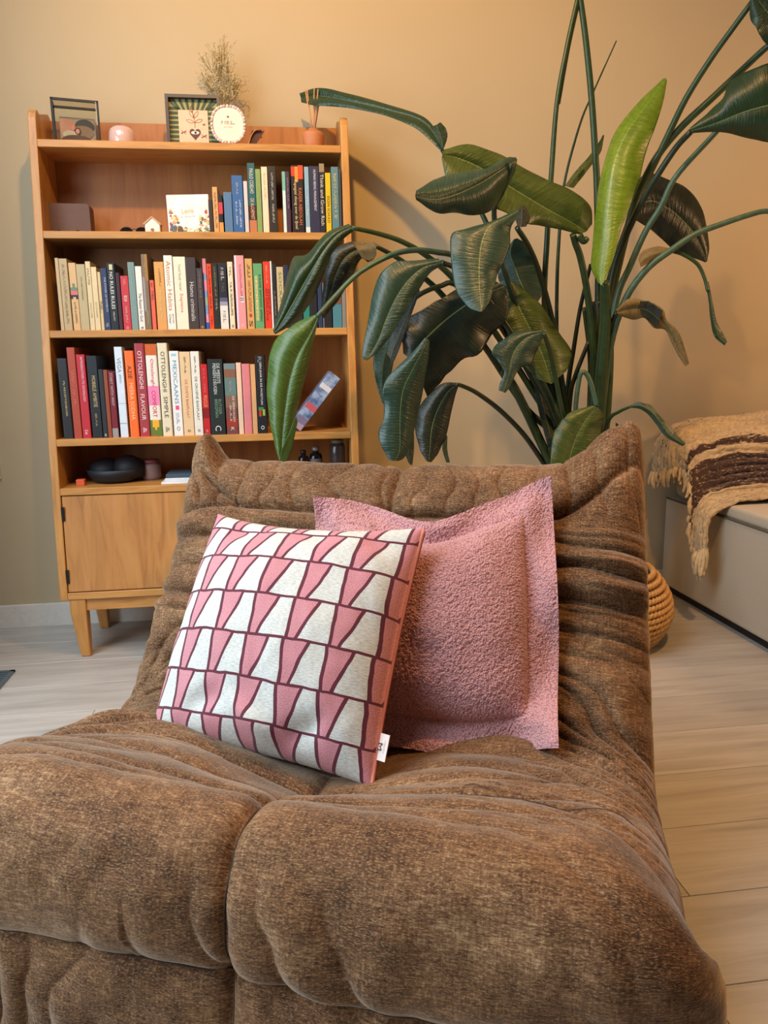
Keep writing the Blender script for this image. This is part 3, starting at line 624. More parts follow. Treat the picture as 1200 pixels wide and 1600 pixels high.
# oval plaque with a beaded rim
y0 = YT+.012; c0 = pt(356.5, 194, y0); rx = (pt(384, 194, y0)[0]-pt(329, 194, y0)[0])/2; rz = (c0[1]-ZT)
rz = (Zat(162, c0[0], y0)-ZT)/2
pq = empty('oval_plaque', (c0[0], y0, ZT)); tag(pq, 'white oval plaque with beaded rim, leaning before the framed print', 'plaque'); pq.rotation_euler = (-.08, 0, 0)
CW = plain((220, 207, 190), .5, grain=.02); PB = plain((206, 172, 164), .35, grain=.02)
def sup(a, k=.86): # slightly squared oval
    return rx*k*math.copysign(abs(math.cos(a))**.85, math.cos(a)), rz+rz*k*math.copysign(abs(math.sin(a))**.85, math.sin(a))
plate('plate', [sup(k/48*2*math.pi) for k in range(48)], -.002, .004, CW, pq)
bmB = bmesh.new(); bmesh.ops.create_uvsphere(bmB, u_segments=10, v_segments=6, radius=.0052); meB = bpy.data.meshes.new('bead'); bmB.to_mesh(meB); bmB.free(); meB.materials.append(PB)
meB2 = meB.copy(); meB2.materials.clear(); meB2.materials.append(CW)
for k in range(40):
    q = sup(k/40*2*math.pi, .93); o = meobj('bead', meB if k % 2 else meB2, None, pq, True); o.location = (q[0], -.001, q[1])
TX = plain((140, 120, 100), .6)
lettering('lettering', '#5', TX, pq, (0, -.0025, rz*1.08), rx*.8, .011, (1, 0, .0), (0, 0, 1))
lettering('lettering', '#9', TX, pq, (0, -.0025, rz*.86), rx*.5, .0035, (1, 0, .0), (0, 0, 1))
blob('printed_heart', 0, rz*1.38, .0035, .003, (120, 70, 60), -.0028, .0006, 12, pq)
# vase and dried flowers behind it
y0 = YT+.11; vx = Xat(352, y0, ZT)
VM = plain((222, 208, 190), .35, name='cream_ceramic')
vs = empty('bud_vase', (vx, y0, ZT)); tag(vs, 'small cream bud vase behind the oval plaque, holding dried flowers', 'vase')
vh = Zat(168, vx, y0)-ZT
lathe('body', [(.001, .001), (.022, .001), (.034, .02), (.037, vh*.45), (.026, vh*.78), (.014, vh*.9), (.015, vh), (.012, vh), (.011, vh*.88), (.001, vh*.5)], VM, vs, 32)
db = empty('dried_flowers', (vx, y0, ZT+vh*.6)); tag(db, 'bunch of pale dried flowers on thin stems above the plaque', 'dried flowers')
SM = plain((150, 130, 76), .8); FM = plain((214, 196, 150), .85)
stems, heads = [], []; rnd = random.Random(3)
top = Zat(66, vx, y0)-ZT-vh*.6
tips = [(352, 66), (340, 72), (322, 90), (334, 84), (318, 120), (326, 112), (345, 98), (360, 110), (368, 118), (373, 134), (362, 132), (352, 122), (340, 112), (336, 130), (348, 140), (358, 142), (366, 148), (320, 130), (330, 140), (346, 82), (338, 100), (356, 92), (372, 126)]
for (px, py) in tips:
    yv = y0+rnd.uniform(-.02, .035); q = atY(px, py, yv)-np.array(db.location)
    m_ = np.array([q[0]*.25+rnd.uniform(-.006, .006), q[1]*.4, q[2]*.5])
    path = spline([(rnd.uniform(-.004, .004), rnd.uniform(-.004, .004), 0), m_, q], 10); stems.append(tubeP(path, np.linspace(.0011, .0005, 10), 5))
    for k in range(13):
        d = np.array([rnd.gauss(0, .017), rnd.gauss(0, .010), rnd.gauss(.0, .010)]); e_ = q+d
        stems.append(tubeP(spline([path[7], (path[7]+e_)/2+np.array([0, 0, -.002]), e_], 4), .0004, 4))
        for _ in range(3): heads.append(e_+np.array([rnd.gauss(0, .003) for _ in range(3)]))
merged('stem', stems, SM, db)
hv, hf = [], []
for c in heads:
    r = rnd.uniform(.0014, .003); o = len(hv)
    hv += [c+np.array(d)*r for d in ((1, 0, 0), (-1, 0, 0), (0, 1, 0), (0, -1, 0), (0, 0, 1), (0, 0, -1))]
    hf += [(o+i, o+j, o+k) for i, j, k in ((0, 2, 4), (2, 1, 4), (1, 3, 4), (3, 0, 4), (2, 0, 5), (1, 2, 5), (3, 1, 5), (0, 3, 5))]
tag(mesh('flower_heads', hv, hf, FM, db), kind='stuff')
# curled card
y0 = YT+.05; P0 = pt(386, 222, y0); x1 = pt(396, 203, y0)
zc_ = Zat(203, P0[0], y0)-ZT
arc = [(0, 0), (.006, zc_*.35), (.014, zc_*.7), (.026, zc_*.97), (.045, zc_*1.02)]
pa = spline(arc, 14); th = .0012
bm = bmesh.new()
rings = [[bm.verts.new((x_+s_, y_, z_)) for (s_, y_) in ((0, 0), (th, 0), (th, .1), (0, .1))] for x_, z_ in pa]
for i in range(13):
    for k in range(4): bm.faces.new((rings[i][k], rings[i][(k+1) % 4], rings[i+1][(k+1) % 4], rings[i+1][k]))
bm.faces.new(rings[0]); bm.faces.new(rings[-1][::-1])
cc = bmobj('curled_card', bm, plain((240, 228, 208), .6))
plate('cover', [(.006, .0), (.018, .0), (.056, zc_*1.0), (.016, zc_*1.0), (.008, zc_*.55)], .012, .014, plain((78, 36, 30), .6), cc)
cc.location = (P0[0]+.001, y0-.005, ZT+.0006); tag(cc, 'curled cream booklet with dark brown cover, right of the oval plaque', 'card')
bk = box('small_book', -.03, .045, 0, .09, 0, .0085, plain((206, 160, 130), .6), None, .001); bk.location = (Xat(368, YT+.012, ZT), YT+.035, ZT+.0003); tag(bk, 'thin flat booklet lying under the oval plaque edge', 'booklet')
# reed diffuser
y0 = YT+.035; x0 = Xat(473, y0, ZT); x1 = Xat(508, y0, ZT); r = (x1-x0)/2; hh = Zat(204, x0+r, y0)-ZT
rd = empty('reed_diffuser', ((x0+x1)/2, y0+r*.6, ZT)); tag(rd, 'terracotta reed diffuser pot with wooden sticks, right end of the bookcase top', 'reed diffuser')
TC = plain((186, 118, 74), .6, name='terracotta')
lathe('pot', [(.001, 0), (r*.86, 0), (r*.9, .004), (r, hh*.75), (r*.98, hh*.9), (r*.8, hh), (r*.5, hh*1.02), (r*.42, hh*1.2), (r*.36, hh*1.2), (r*.34, hh*.9), (.001, hh*.9)], TC, rd, 36)
SK = plain((206, 150, 104), .7)
for (px, dy) in ((477, -.01), (480, .02), (491, .0), (494, .015), (497, -.012), (500, .006), (502, .018)):
    q = atY(px, 137+abs(dy)*200, y0+r*.6+dy)-np.array(rd.location)
    tube('reed', [(q[0]*-.12, dy*.2, hh*.25), (q[0], dy, q[2])], .0017, SK, rd, 6)

# ------------------------------------------------------------------ things on the upper shelf
z1 = SZ[1]+SH; Y1 = bfront(z1)
# dark block with two arches
y0 = Y1+.09; xa = Xat(77, y0, z1); xb = Xat(143, y0, z1); hh = Zat(317, xa, y0)-z1; w = xb-xa
pts = [(0, 0)]
for c in (.24, .68):
    for k in range(9): q = math.pi*(1-k/8); pts.append((w*(c+.085*math.cos(q)), .001+hh*.17*math.sin(q)))
pts += [(w, 0), (w, hh*.86), (w*.985, hh*.95), (w*.93, hh*.99), (w*.5, hh*.99), (w*.05, hh), (w*.0, hh*.96)]
ab = plate('arched_block', pts, 0, .06, plain((104, 74, 62), .7, name='brown_felt')); ab.location = (xa, y0, z1); tag(ab, 'brown rounded block with two arches, left on the upper shelf', 'ornament')
# sunglasses-like dark thing: a folded pair of glasses
y0 = Y1+.04; gx0 = Xat(182, y0, z1); gx1 = Xat(226, y0, z1)
sg = empty('sunglasses', ((gx0+gx1)/2, y0+.03, z1)); tag(sg, 'folded dark sunglasses lying left of the tiny white house', 'sunglasses')
gw = gx1-gx0; BKM = plain((24, 20, 20), .25)
for sx in (-1, 1):
    c = (sx*gw*.27+gw*.1, 0, .011); P = []
    for k in range(21): q = k/20*2*math.pi; P.append((c[0]+gw*.2*math.cos(q), -.012, c[2]+.0105*math.sin(q)))
    tube('rim', P, .0016, BKM, sg, 6)
    pts = [(c[0]+gw*.19*math.cos(k/16*2*math.pi), c[2]+.0095*math.sin(k/16*2*math.pi)) for k in range(16)]; plate('lens', pts, -.0127, -.0115, plain((30, 22, 20), .1), sg)
    tube('temple', spline([(c[0]+sx*gw*.2, -.012, .014), (sx*gw*.42, .02, .012), (-sx*gw*.2, .03, .006)], 8), .0018, BKM, sg, 6)
tube('bridge', spline([(gw*.02, -.012, .013), (gw*.1, -.012, .017), (gw*.18, -.012, .013)], 6), .0014, BKM, sg, 6)
# tiny house
y0 = Y1+.02; xa = Xat(226, y0, z1); xb = Xat(251, y0, z1); w = xb-xa; hh = Zat(338, xa+w*.45, y0)-z1
ho = empty('wooden_house', ((xa+xb)/2, y0, z1)); tag(ho, 'tiny white wooden house ornament beside the flower card', 'ornament')
hw = w/2; dpt = .035
plate('walls', [(-hw*.9, 0), (hw*.9, 0), (hw*.9, hh*.52), (0, hh*.93), (-hw*.9, hh*.52)], 0, dpt, plain((228, 220, 206), .6), ho)
for s_ in (-1, 1):
    plate('roof', [(s_*hw*1.08, hh*.46), (s_*hw*1.08, hh*.56), (0, hh), (0, hh*.92)], -.003, dpt+.003, plain((206, 166, 116), .6), ho)
blob('door_hole', 0, hh*.17, hw*.22, hh*.1, (150, 104, 60), -.0012, .0014, 14, ho)
box('side_board', hw*.9, hw*1.0, 0, dpt, 0, hh*.5, plain((196, 150, 96), .6), ho)
# flower card
y0 = Y1+.028; xa = Xat(264, y0, z1); xb = Xat(330, y0, z1); w = xb-xa; hh = Zat(302, xa+w/2, y0)-z1
fc = empty('flower_card', ((xa+xb)/2, y0, z1)); tag(fc, 'white card painted with meadow flowers, propped on the upper shelf', 'card'); fc.rotation_euler = (-.10, -.03, 0)
CRD = bpy.data.materials.new('card_print'); t = NT(CRD); v = t.coords('Object')
t.l(t.ramp(t.noise(v, 22, 2), [(.35, (226, 216, 202)), (.6, (240, 234, 226))]), t.b.inputs['Base Color']); t.b.inputs['Roughness'].default_value = .5
box('board', -w/2, w/2, 0, .012, .0, hh, CRD, fc, .003, 2)
lettering('lettering', 'Lena', plain((206, 176, 120), .5), fc, (-w*.02, -.0006, hh*.58), w*.28, hh*.12, (1, 0, .05), (-.05, 0, 1))
lettering('lettering', '#12', plain((170, 164, 160), .5), fc, (0, -.0006, hh*.43), w*.36, hh*.03, (1, 0, .05), (0, 0, 1))
rnd = random.Random(11); fcol = [(214, 148, 46), (196, 64, 50), (78, 96, 132), (232, 206, 140), (96, 116, 66), (70, 96, 84), (222, 180, 90), (214, 150, 120)]
n_ = 0
for k in range(74):
    side = rnd.choice((-1, 1)); u = rnd.random()**1.6
    x = side*(w*.46-u*w*.2-abs(rnd.gauss(0, w*.03))); z = hh*(.04+rnd.random()*(.62-.3*u))
    if abs(x) > w*.47: continue
    blob('painted_flower', x, z, rnd.uniform(.0022, .0055), rnd.uniform(.0022, .0055), rnd.choice(fcol), -.0005-.00002*k, .0005+.00002*k, 9, fc)
for k in range(16):
    blob('painted_flower', rnd.uniform(-w*.4, w*.4), hh*rnd.uniform(.03, .12), rnd.uniform(.004, .008), rnd.uniform(.003, .006), rnd.choice([(232, 226, 214), (96, 84, 66), (222, 190, 120), (110, 124, 90)]), -.0022-.00002*k, .0022, 10, fc)
blob('painted_bunny', -w*.22, hh*.08, .0085, .013, (84, 66, 52), -.0030, .003, 14, fc)

# ------------------------------------------------------------------ open compartment over the cupboard
z4 = SZ[4]+SH; Y4 = bfront(z4)
y0 = Y4+.13; xc = Xat(182, y0, z4); r = (Xat(228, y0, z4)-Xat(140, y0, z4))/2
bw = empty('dark_bowl', (xc, y0, z4)); tag(bw, 'wide dark blue dish with dark lids in the compartment above the cupboard', 'bowl')
DBL = plain((20, 28, 38), .6)
lathe('dish', [(.001, .001), (r*.6, .001), (r*.8, .008), (r*.96, .028), (r, .045), (r*.97, .045), (r*.9, .028), (r*.7, .014), (.001, .012)], DBL, bw, 40)
for (dx, dy, rr_, h0, h1) in ((-.03, .01, .055, .016, .075), (.045, -.01, .048, .016, .085)):
    lathe('lid', [(.001, h0), (rr_, h0), (rr_*1.02, h1*.6), (rr_*.85, h1*.85), (rr_*.3, h1), (.001, h1)], plain((15, 17, 23), .65), bw, 28, (dx, dy, 0))
oc = box('orange_cube', -.013, .013, -.012, .012, 0, .02, plain((206, 84, 40), .5), None, .002); oc.location = (Xat(126, Y4+.05, z4), Y4+.06, z4+.0003); tag(oc, 'tiny orange cube left of the dark dish', 'cube')
py_ = Y4+.012
for k, (w_, d_, th_, col, dx) in enumerate(((.10, .14, .007, (230, 226, 220), 0), (.088, .13, .011, (214, 218, 222), .012), (.082, .12, .012, (60, 80, 92), .014))):
    pz = z4+.0004+sum((.0072, .0112)[:k]); o = box('booklet', 0, w_, 0, d_, 0, th_, plain(col, .5), None, .001, 1)
    o.location = (Xat(252, py_, z4)+dx, py_+k*.006, pz)
    tag(o, ('white booklet at the bottom of the pile above the cupboard', 'pale grey booklet in the middle of the pile above the cupboard', 'dark blue booklet on top of the pile above the cupboard')[k], 'booklet', 'booklets above the cupboard')
mg = empty('small_jar', (Xat(236, Y4+.13, z4), Y4+.15, z4)); tag(mg, 'small pinkish grey jar between the dark dish and the booklets', 'jar')
lathe('body', [(.001, 0), (.028, 0), (.032, .01), (.032, .045), (.026, .055), (.001, .055)], plain((150, 116, 110), .5), mg, 24); lathe('lid', [(.001, .0551), (.028, .0551), (.028, .066), (.001, .066)], plain((120, 60, 64), .5), mg, 24)
for i, (px0, px1, ty, cap, lab) in enumerate(((467, 484, 704, False, 'plain black bottle, left neighbour of the silver capped bottle'), (484.5, 505, 699, True, 'black bottle with silver cap and grey label, right end above the cupboard'))):
    y0 = Y4+.08+i*.005; xa, xb = Xat(px0, y0, z4), Xat(px1, y0, z4); r = (xb-xa)/2; hh = Zat(ty, xa+r, y0)-z4
    bt = empty('bottle', ((xa+xb)/2, y0+r, z4)); tag(bt, lab, 'bottle', 'bottles above the cupboard')
    lathe('glass_body', [(.001, 0), (r, 0), (r, hh*.66), (r*.9, hh*.74), (r*.45, hh*.8), (r*.45, hh*.86), (.001, hh*.86)], plain((22, 22, 26), .15), bt, 28)
    if cap: lathe('cap', [(.001, hh*.861), (r*.55, hh*.861), (r*.55, hh), (.001, hh)], plain((150, 150, 146), .35, .5), bt, 24); lathe('label', [(r*1.01, hh*.2), (r*1.012, hh*.21), (r*1.012, hh*.59), (r*1.01, hh*.6)], plain((104, 96, 92), .6), bt, 28)
    else: lathe('cap', [(.001, hh*.861), (r*.5, hh*.861), (r*.5, hh), (.001, hh)], plain((30, 30, 34), .4), bt, 24)
y0 = Y4+.07; xa, xb = Xat(517, y0, z4), Xat(541, y0, z4); r = (xb-xa)/2; hh = Zat(688, xa+r, y0)-z4
jr = empty('glass_jar', ((xa+xb)/2, y0+r, z4)); tag(jr, 'dark tall glass jar with pale green lid, beside the right side panel', 'jar')
lathe('body', [(.001, 0), (r, 0), (r, hh*.82), (r*.8, hh*.9), (.001, hh*.9)], plain((62, 54, 54), .2), jr, 28); lathe('lid', [(.001, hh*.901), (r*.75, hh*.901), (r*.75, hh), (.001, hh)], plain((110, 116, 90), .5), jr, 24)
# orange slip under the cookbooks
yo = bfront(SZ[3]+SH); os_ = box('orange_slip', 0, Xat(246, yo, .706)-Xat(213, yo, .706), 0, .02, 0, .0012, plain((232, 92, 34), .6)); os_.location = (Xat(213, yo, .706), yo+.001, SZ[3]+SH+.0002); tag(os_, 'orange paper slip on the shelf edge below the red cookbooks', 'paper slip')

# ------------------------------------------------------------------ low lounge chair
PHI = math.radians(23.4); CA = np.array([math.cos(PHI), -math.sin(PHI), 0]); CB = np.array([math.sin(PHI), math.cos(PHI), 0]); CA = np.array([math.cos(PHI), -math.sin(PHI), 0]); CO = np.array([.231, 1.513, 0])-.868*CB+.012*CA
def chairW(a, b, z): return CO+np.multiply.outer(a, CA)+np.multiply.outer(b, CB)+np.multiply.outer(z, np.array([0, 0, 1.]))
def m_chenille():
    m = bpy.data.materials.new('brown_chenille'); t = NT(m); u = t.n('UVMap')
    def mp(sx, sy):
        k = t.n('Mapping'); k.inputs['Scale'].default_value = (sx, sy, 1); t.l(u.outputs[0], k.inputs[0]); return k.outputs[0]
    streak = t.noise(mp(55, 260), 1.0, 4, .75); warp = t.noise(mp(320, 46), 1.0, 3, .7); fleck = t.noise(mp(240, 620), 1.0, 2, .6); big = t.noise(mp(5, 8), 1.0, 6, .7)
    f = t.math('ADD', t.math('ADD', t.math('MULTIPLY', streak, .42), t.math('MULTIPLY', warp, .20)), t.math('MULTIPLY', big, .38))
    c = t.ramp(f, [(.37, (44, 24, 12)), (.46, (82, 51, 29)), (.545, (120, 84, 54)), (.64, (182, 146, 106))])
    c = t.mix(t.math('MULTIPLY', t.math('MAXIMUM', t.math('SUBTRACT', fleck, .50), 0.), 2.2), c, lin((198, 166, 118)))
    t.l(c, t.b.inputs['Base Color']); t.b.inputs['Roughness'].default_value = .8; t.b.inputs['Specular IOR Level'].default_value = .25
    t.b.inputs['Sheen Weight'].default_value = .6; t.b.inputs['Sheen Roughness'].default_value = .3; t.b.inputs['Sheen Tint'].default_value = (1, .86, .66, 1)
    h = t.math('ADD', t.math('MULTIPLY', fleck, .6), t.math('ADD', t.math('MULTIPLY', streak, .5), t.math('MULTIPLY', warp, .3)))
    t.l(t.bump(h, .55, .0022), t.b.inputs['Normal']); return m
CHM = m_chenille()
prof = [(.11, .012), (.065, .03), (.045, .09), (.040, .17), (.047, .248), (.038, .30), (.042, .355), (.075, .400), (.135, .412), (.215, .396), (.31, .362), (.41, .332), (.49, .312), (.56, .325), (.61, .38), (.66, .46), (.71, .55), (.755, .63), (.80, .69), (.84, .72), (.88, .727), (.92, .70), (.942, .64), (.952, .52), (.96, .35), (.965, .2), (.955, .08), (.92, .02), (.87, .012)]
dense = spline(prof, 4000); sl_ = np.concatenate([[0], np.cumsum(np.linalg.norm(np.diff(dense, axis=0), axis=1))]); STOT = sl_[-1]
def s_of(i): return float(np.interp(i/(len(prof)-1), np.linspace(0, 1, 4000), sl_))
S_LOW, S_TOP0, S_SEAT0, S_CREASE, S_ROLL, S_APEX, S_END = s_of(4), s_of(7), s_of(8), s_of(13), s_of(17.3), s_of(20), STOT
NS, NU = 860, 460
sv = np.linspace(0, STOT, NS); pb = np.interp(sv, sl_, dense[:, 0]); pz = np.interp(sv, sl_, dense[:, 1])
tb = np.gradient(pb, sv); tz = np.gradient(pz, sv)
ker = np.hanning(25); ker /= ker.sum()
tb = np.convolve(np.pad(tb, 12, 'edge'), ker, 'valid'); tz = np.convolve(np.pad(tz, 12, 'edge'), ker, 'valid'); ln = np.hypot(tb, tz); tb /= ln; tz /= ln
nb, nz = -tz, tb                                             # outward normal of the profile (front face looks to -b)
HW = .46; rr = .08; u0 = 1-rr/HW*1.15
_t = np.linspace(-1, 1, NU); _e = .72
uu = np.where(np.abs(_t) < _e, _t/_e*u0, np.sign(_t)*(u0+(1-u0)*np.sin(np.clip((np.abs(_t)-_e)/(1-_e), 0, 1)*math.pi/2)))
SS, UU = np.meshgrid(sv, uu, indexing='ij')
e = np.clip((np.abs(UU)-u0)/(1-u0), 0, 1); OFF = rr*(1-np.sqrt(np.maximum(0, 1-e**2)))
wid = np.interp(sv, [0, .10, S_LOW, S_SEAT0, S_CREASE, S_ROLL, S_APEX, S_END-.1, S_END], [.50, .545, .530, .486, .486, .468, .464, .465, .43])[:, None]
AA = UU*wid
zone = lambda a, b, f=.03: sstep(a-f, a+f, SS)*(1-sstep(b-f, b+f, SS))
w_low = zone(-1, S_LOW, .01); w_front = zone(S_LOW, S_TOP0, .02); w_seat = zone(S_TOP0, S_CREASE, .05); w_back = zone(S_CREASE, S_ROLL, .04); w_roll = zone(S_ROLL, S_APEX+.08, .015); w_rear = zone(S_APEX+.08, 9, .03)
edge = sstep(.15, .95, np.abs(UU))
def folds(c, amp_seed, sharp=.9, crease=.25, cw=.06):
    """rounded pleats with a tight crease at integer c; every pleat has its own height"""
    k = np.floor(c); f = c-k; h = _hash(k, k*0+3, amp_seed)*.75+.25; d = np.minimum(f, 1-f)
    hc = _hash(np.round(c), k*0+5, amp_seed+9)
    return (4*f*(1-f))**sharp*h-crease*(.2+.8*hc)*np.exp(-d/cw)
DD = np.zeros_like(SS)
# gathers across back and sides; towards the edges they swing down and forward
swing = 2.2*sstep(.45, 1.0, np.abs(UU))**1.5*(1-.85*sstep(S_CREASE, S_CREASE+.16, SS))
wv = fbm(AA*2.2, SS*5, 1)*1.1+fbm(AA*7, SS*14, 5)*.30
g1 = folds(SS/.064+wv*.8+swing, 2, .8, .35)
msk = .25+.75*sstep(-.35, .35, fbm(AA*3.5, SS*9, 9))
DD += w_back*(.008+.036*edge)*g1*msk
g2 = folds(SS/.026+wv*2.0+swing*1.5, 4, .9, .2); DD += w_back*edge*.008*g2*sstep(-.1, .5, fbm(AA*5, SS*6, 12))
# seat: lateral soft quilting, fine gathers towards the rear corners
DD += w_seat*.014*folds(SS/.085+fbm(AA*2.6, SS*3, 21)*1.1+swing*.5, 22, .9, .25)*(.35+.65*sstep(.0, .35, np.abs(AA)))*(.3+.7*sstep(-.4, .3, fbm(AA*3, SS*6, 23)))
cor = sstep(.16, .42, np.abs(AA))*sstep(S_SEAT0+.10, S_CREASE-.12, SS)*(1-sstep(S_CREASE+.10, S_CREASE+.3, SS))
DD += cor*.022*folds(SS/.034+fbm(AA*3, SS*6, 31)*1.0+swing*1.6, 32, .9, .3)*(.2+.8*sstep(-.5, .2, fbm(AA*4, SS*7, 33)))
cor2 = sstep(.02, .35, AA)*w_seat
DD += cor2*.009*folds(SS/.021+fbm(AA*3, SS*6, 35)*1.5+swing*1.2, 36, .9, .2)*sstep(-.2, .35, fbm(AA*2.5, SS*9, 37))
# front: slanting drags and soft lumps
slant = (SS-S_TOP0)*(3.5+2*fbm(AA*2, SS*0, 46))*np.sign(AA+.12)
fr_c = AA/.085+fbm(AA*3.5, SS*3, 41)*1.5+slant
DD += w_front*.015*folds(fr_c, 42, 1.0, .15)*sstep(S_TOP0+.02, S_LOW+.03, SS)*sstep(-.3, .35, fbm(AA*3.2+5, SS*4, 43))
DD += (w_front+w_seat*.4)*.011*fbm(AA*8, SS*8, 44)
DD += w_low*(.013*folds(AA/.07+fbm(AA*5, SS*5, 51)*1.6+slant, 52, 1., .2)*sstep(-.3, .35, fbm(AA*3.5, SS*5, 53))+.007*fbm(AA*9, SS*9, 54))
# top roll: upright pleats
DD += w_roll*.015*folds(AA/.062+fbm(AA*3.5, SS*5, 61)*1.6+(SS-S_ROLL)*7*fbm(AA*3, SS*0, 62), 63, .9, .9, .045)*(.35+.65*sstep(-.35, .25, fbm(AA*5, SS*4, 64)))
DD += w_rear*.006*folds(AA/.08+fbm(AA*4, SS*3, 71), 72, .9)
DD += .005*fbm(AA*6, SS*6, 81)
# quilting seams
def groove(d, depth, wd): return -depth*np.exp(-np.abs(d)/wd)
DD += groove(SS-S_LOW-.004*fbm(AA*5, SS*0, 91), .016, .010)
s_roll = S_ROLL+.075*sstep(.62, .98, np.abs(UU))
DD += groove(SS-s_roll, .024, .011)*(1-.5*sstep(.9, 1, np.abs(UU)))
cseam = AA-.006*fbm(SS*6, SS*0, 93)
DD += groove(cseam, .017, .011)*(zone(0, S_TOP0+.34, .04)+zone(S_ROLL-.12, S_APEX+.05, .03))
for sc_, dp_ in ((S_SEAT0+.06, .020), (S_SEAT0+.14, .024), (S_SEAT0+.23, .022)):
    bow = sc_+.035*(np.abs(AA)/.49)**2-.012
    DD += groove(SS-bow, dp_, .008)*np.exp(-(AA/.30)**2)
DD += -.040*np.exp(-(AA/.13)**2)*zone(S_SEAT0+.09, S_CREASE, .09)      # sag along the middle
DD += .012*np.exp(-((np.abs(AA)-.24)/.16)**2)*w_seat
# raised corners of the back
topm = np.exp(-((SS-S_APEX+.012)/.075)**2)
topw = np.exp(-((SS-S_APEX+.05)/.14)**2)
earR = sstep(.60, .97, UU)**1.3; earL = sstep(.83, .93, -UU)
ZADD = topm*(.098*earR*(1-.35*sstep(.97, 1., UU))+.060*earL)-topw*.012*np.exp(-((UU+.05)/.5)**2)
BADD = topm*(.015*earR-.01*earL)
DD += topm*earL*.012+.012*topm*sstep(.85, .97, UU)
dn = DD-OFF
Bc = pb[:, None]+nb[:, None]*dn+BADD; Zc = np.maximum(pz[:, None]+nz[:, None]*dn, .004)+ZADD
GP = chairW(AA, Bc, Zc)
UV = np.stack([AA, SS], -1)
chair = empty('lounge_chair', tuple(chairW(np.array(0.), np.array(.55), np.array(0.)))); tag(chair, 'low brown chenille lounge chair with gathered upholstery in the foreground', 'lounge chair')
iL, iT, iC, iR, iE = [int(np.searchsorted(sv, s)) for s in (S_LOW, S_TOP0+.02, S_CREASE, S_ROLL, S_APEX+.1)]
for nm, a, b in (('front_border', 0, iL), ('front_roll', iL, iT), ('seat', iT, iC), ('backrest', iC, iR), ('back_roll', iR, iE), ('rear_panel', iE, NS-1)):
    keep(gridmesh(nm, GP[a:b+1], CHM, uv=UV[a:b+1]), chair)
# side panels: from the rim of the upholstery to an inner line, softly puffed
med = spline([(.07, .16), (.22, .18), (.42, .16), (.62, .18), (.76, .36), (.84, .55), (.88, .64)], 120)
for sgn, col in ((-1, 0), (1, NU-1)):
    rimb, rimz, rima = Bc[::2, col], Zc[::2, col], AA[::2, col]
    nbt = 70; fb = np.linspace(0, 1, nbt+2)[1:-1]           # close the outline along the floor
    rimb = np.concatenate([rimb, rimb[-1]+(rimb[0]-rimb[-1])*fb]); rimz = np.concatenate([rimz, np.full(nbt, .005)]); rima = np.concatenate([rima, rima[-1]+(rima[0]-rima[-1])*fb-sgn*.03*np.sin(fb*math.pi)])
    svx = np.concatenate([sv[::2], STOT+fb*.76])
    d2 = (rimb[:, None]-med[None, :, 0])**2+(rimz[:, None]-med[None, :, 1])**2; j = d2.argmin(1).astype(float)
    kk = np.hanning(41); kk /= kk.sum(); j = np.convolve(np.pad(j, 20, 'wrap'), kk, 'valid'); mb = np.interp(j, np.arange(120), med[:, 0]); mz_ = np.interp(j, np.arange(120), med[:, 1])
    T = np.linspace(0, 1, 26)[None, :]
    b_ = rimb[:, None]*(1-T)+mb[:, None]*T; z_ = np.maximum(rimz[:, None]*(1-T)+mz_[:, None]*T, .004)
    pl = folds(np.broadcast_to(svx[:, None]/.035, b_.shape)+fbm(b_*6, z_*6, 5), 7, .6)*.010*np.sin(np.pi*np.clip(T*1.1, 0, 1))
    a_ = rima[:, None]-sgn*(.012*T**2-pl*.5)
    Pn = chairW(a_, b_, z_); uvp = np.stack([b_, z_], -1)
    keep(gridmesh('side_panel', Pn, CHM, uv=uvp, closed_v=True), chair)
# piping-like sewn seam threads
def chair_pt(s, a):
    i = np.clip(np.searchsorted(sv, s), 1, NS-2); q = a/wid[i, 0]; jx = np.interp(q, uu, np.arange(NU)); j0 = int(jx); f = jx-j0
    return GP[i, j0]*(1-f)+GP[i, min(j0+1, NU-1)]*f
SEAM = plain((62, 44, 28), .8)
path = [chair_pt(s, .0) for s in np.linspace(.05, S_TOP0+.3, 60)]
keep(tube('seam', path, .0012, SEAM, None, 5), chair)
path = [chair_pt(S_LOW, a) for a in np.linspace(-.47, .47, 60)]
keep(tube('seam', path, .0012, SEAM, None, 5), chair)
def seat_z(x, y):
    """height of the upholstery at a world point (front of the back only)"""
    v = np.array([x, y, 0])-CO; a, b = v@CA, v@CB; q = np.interp(a, AA[NS//3], np.arange(NU)); j0 = int(round(float(q)))
    return float(np.interp(b, Bc[iT:iC, j0], Zc[iT:iC, j0]))
# stray hair loop lying on the seat
hp_ = [(.26, .28), (.235, .29), (.225, .265), (.25, .25), (.275, .262), (.262, .285), (.24, .275), (.30, .24), (.38, .235), (.44, .25)]
hw_ = []
for (a, b) in spline(hp_, 60):
    w_ = chairW(np.array(a), np.array(b), np.array(0.)); hw_.append((w_[0], w_[1], seat_z(w_[0], w_[1])+.002))
tag(tube('loose_thread', hw_, .0005, plain((60, 44, 34), .7), None, 4), 'thin loose dark thread curled on the chair seat, right side', 'thread')

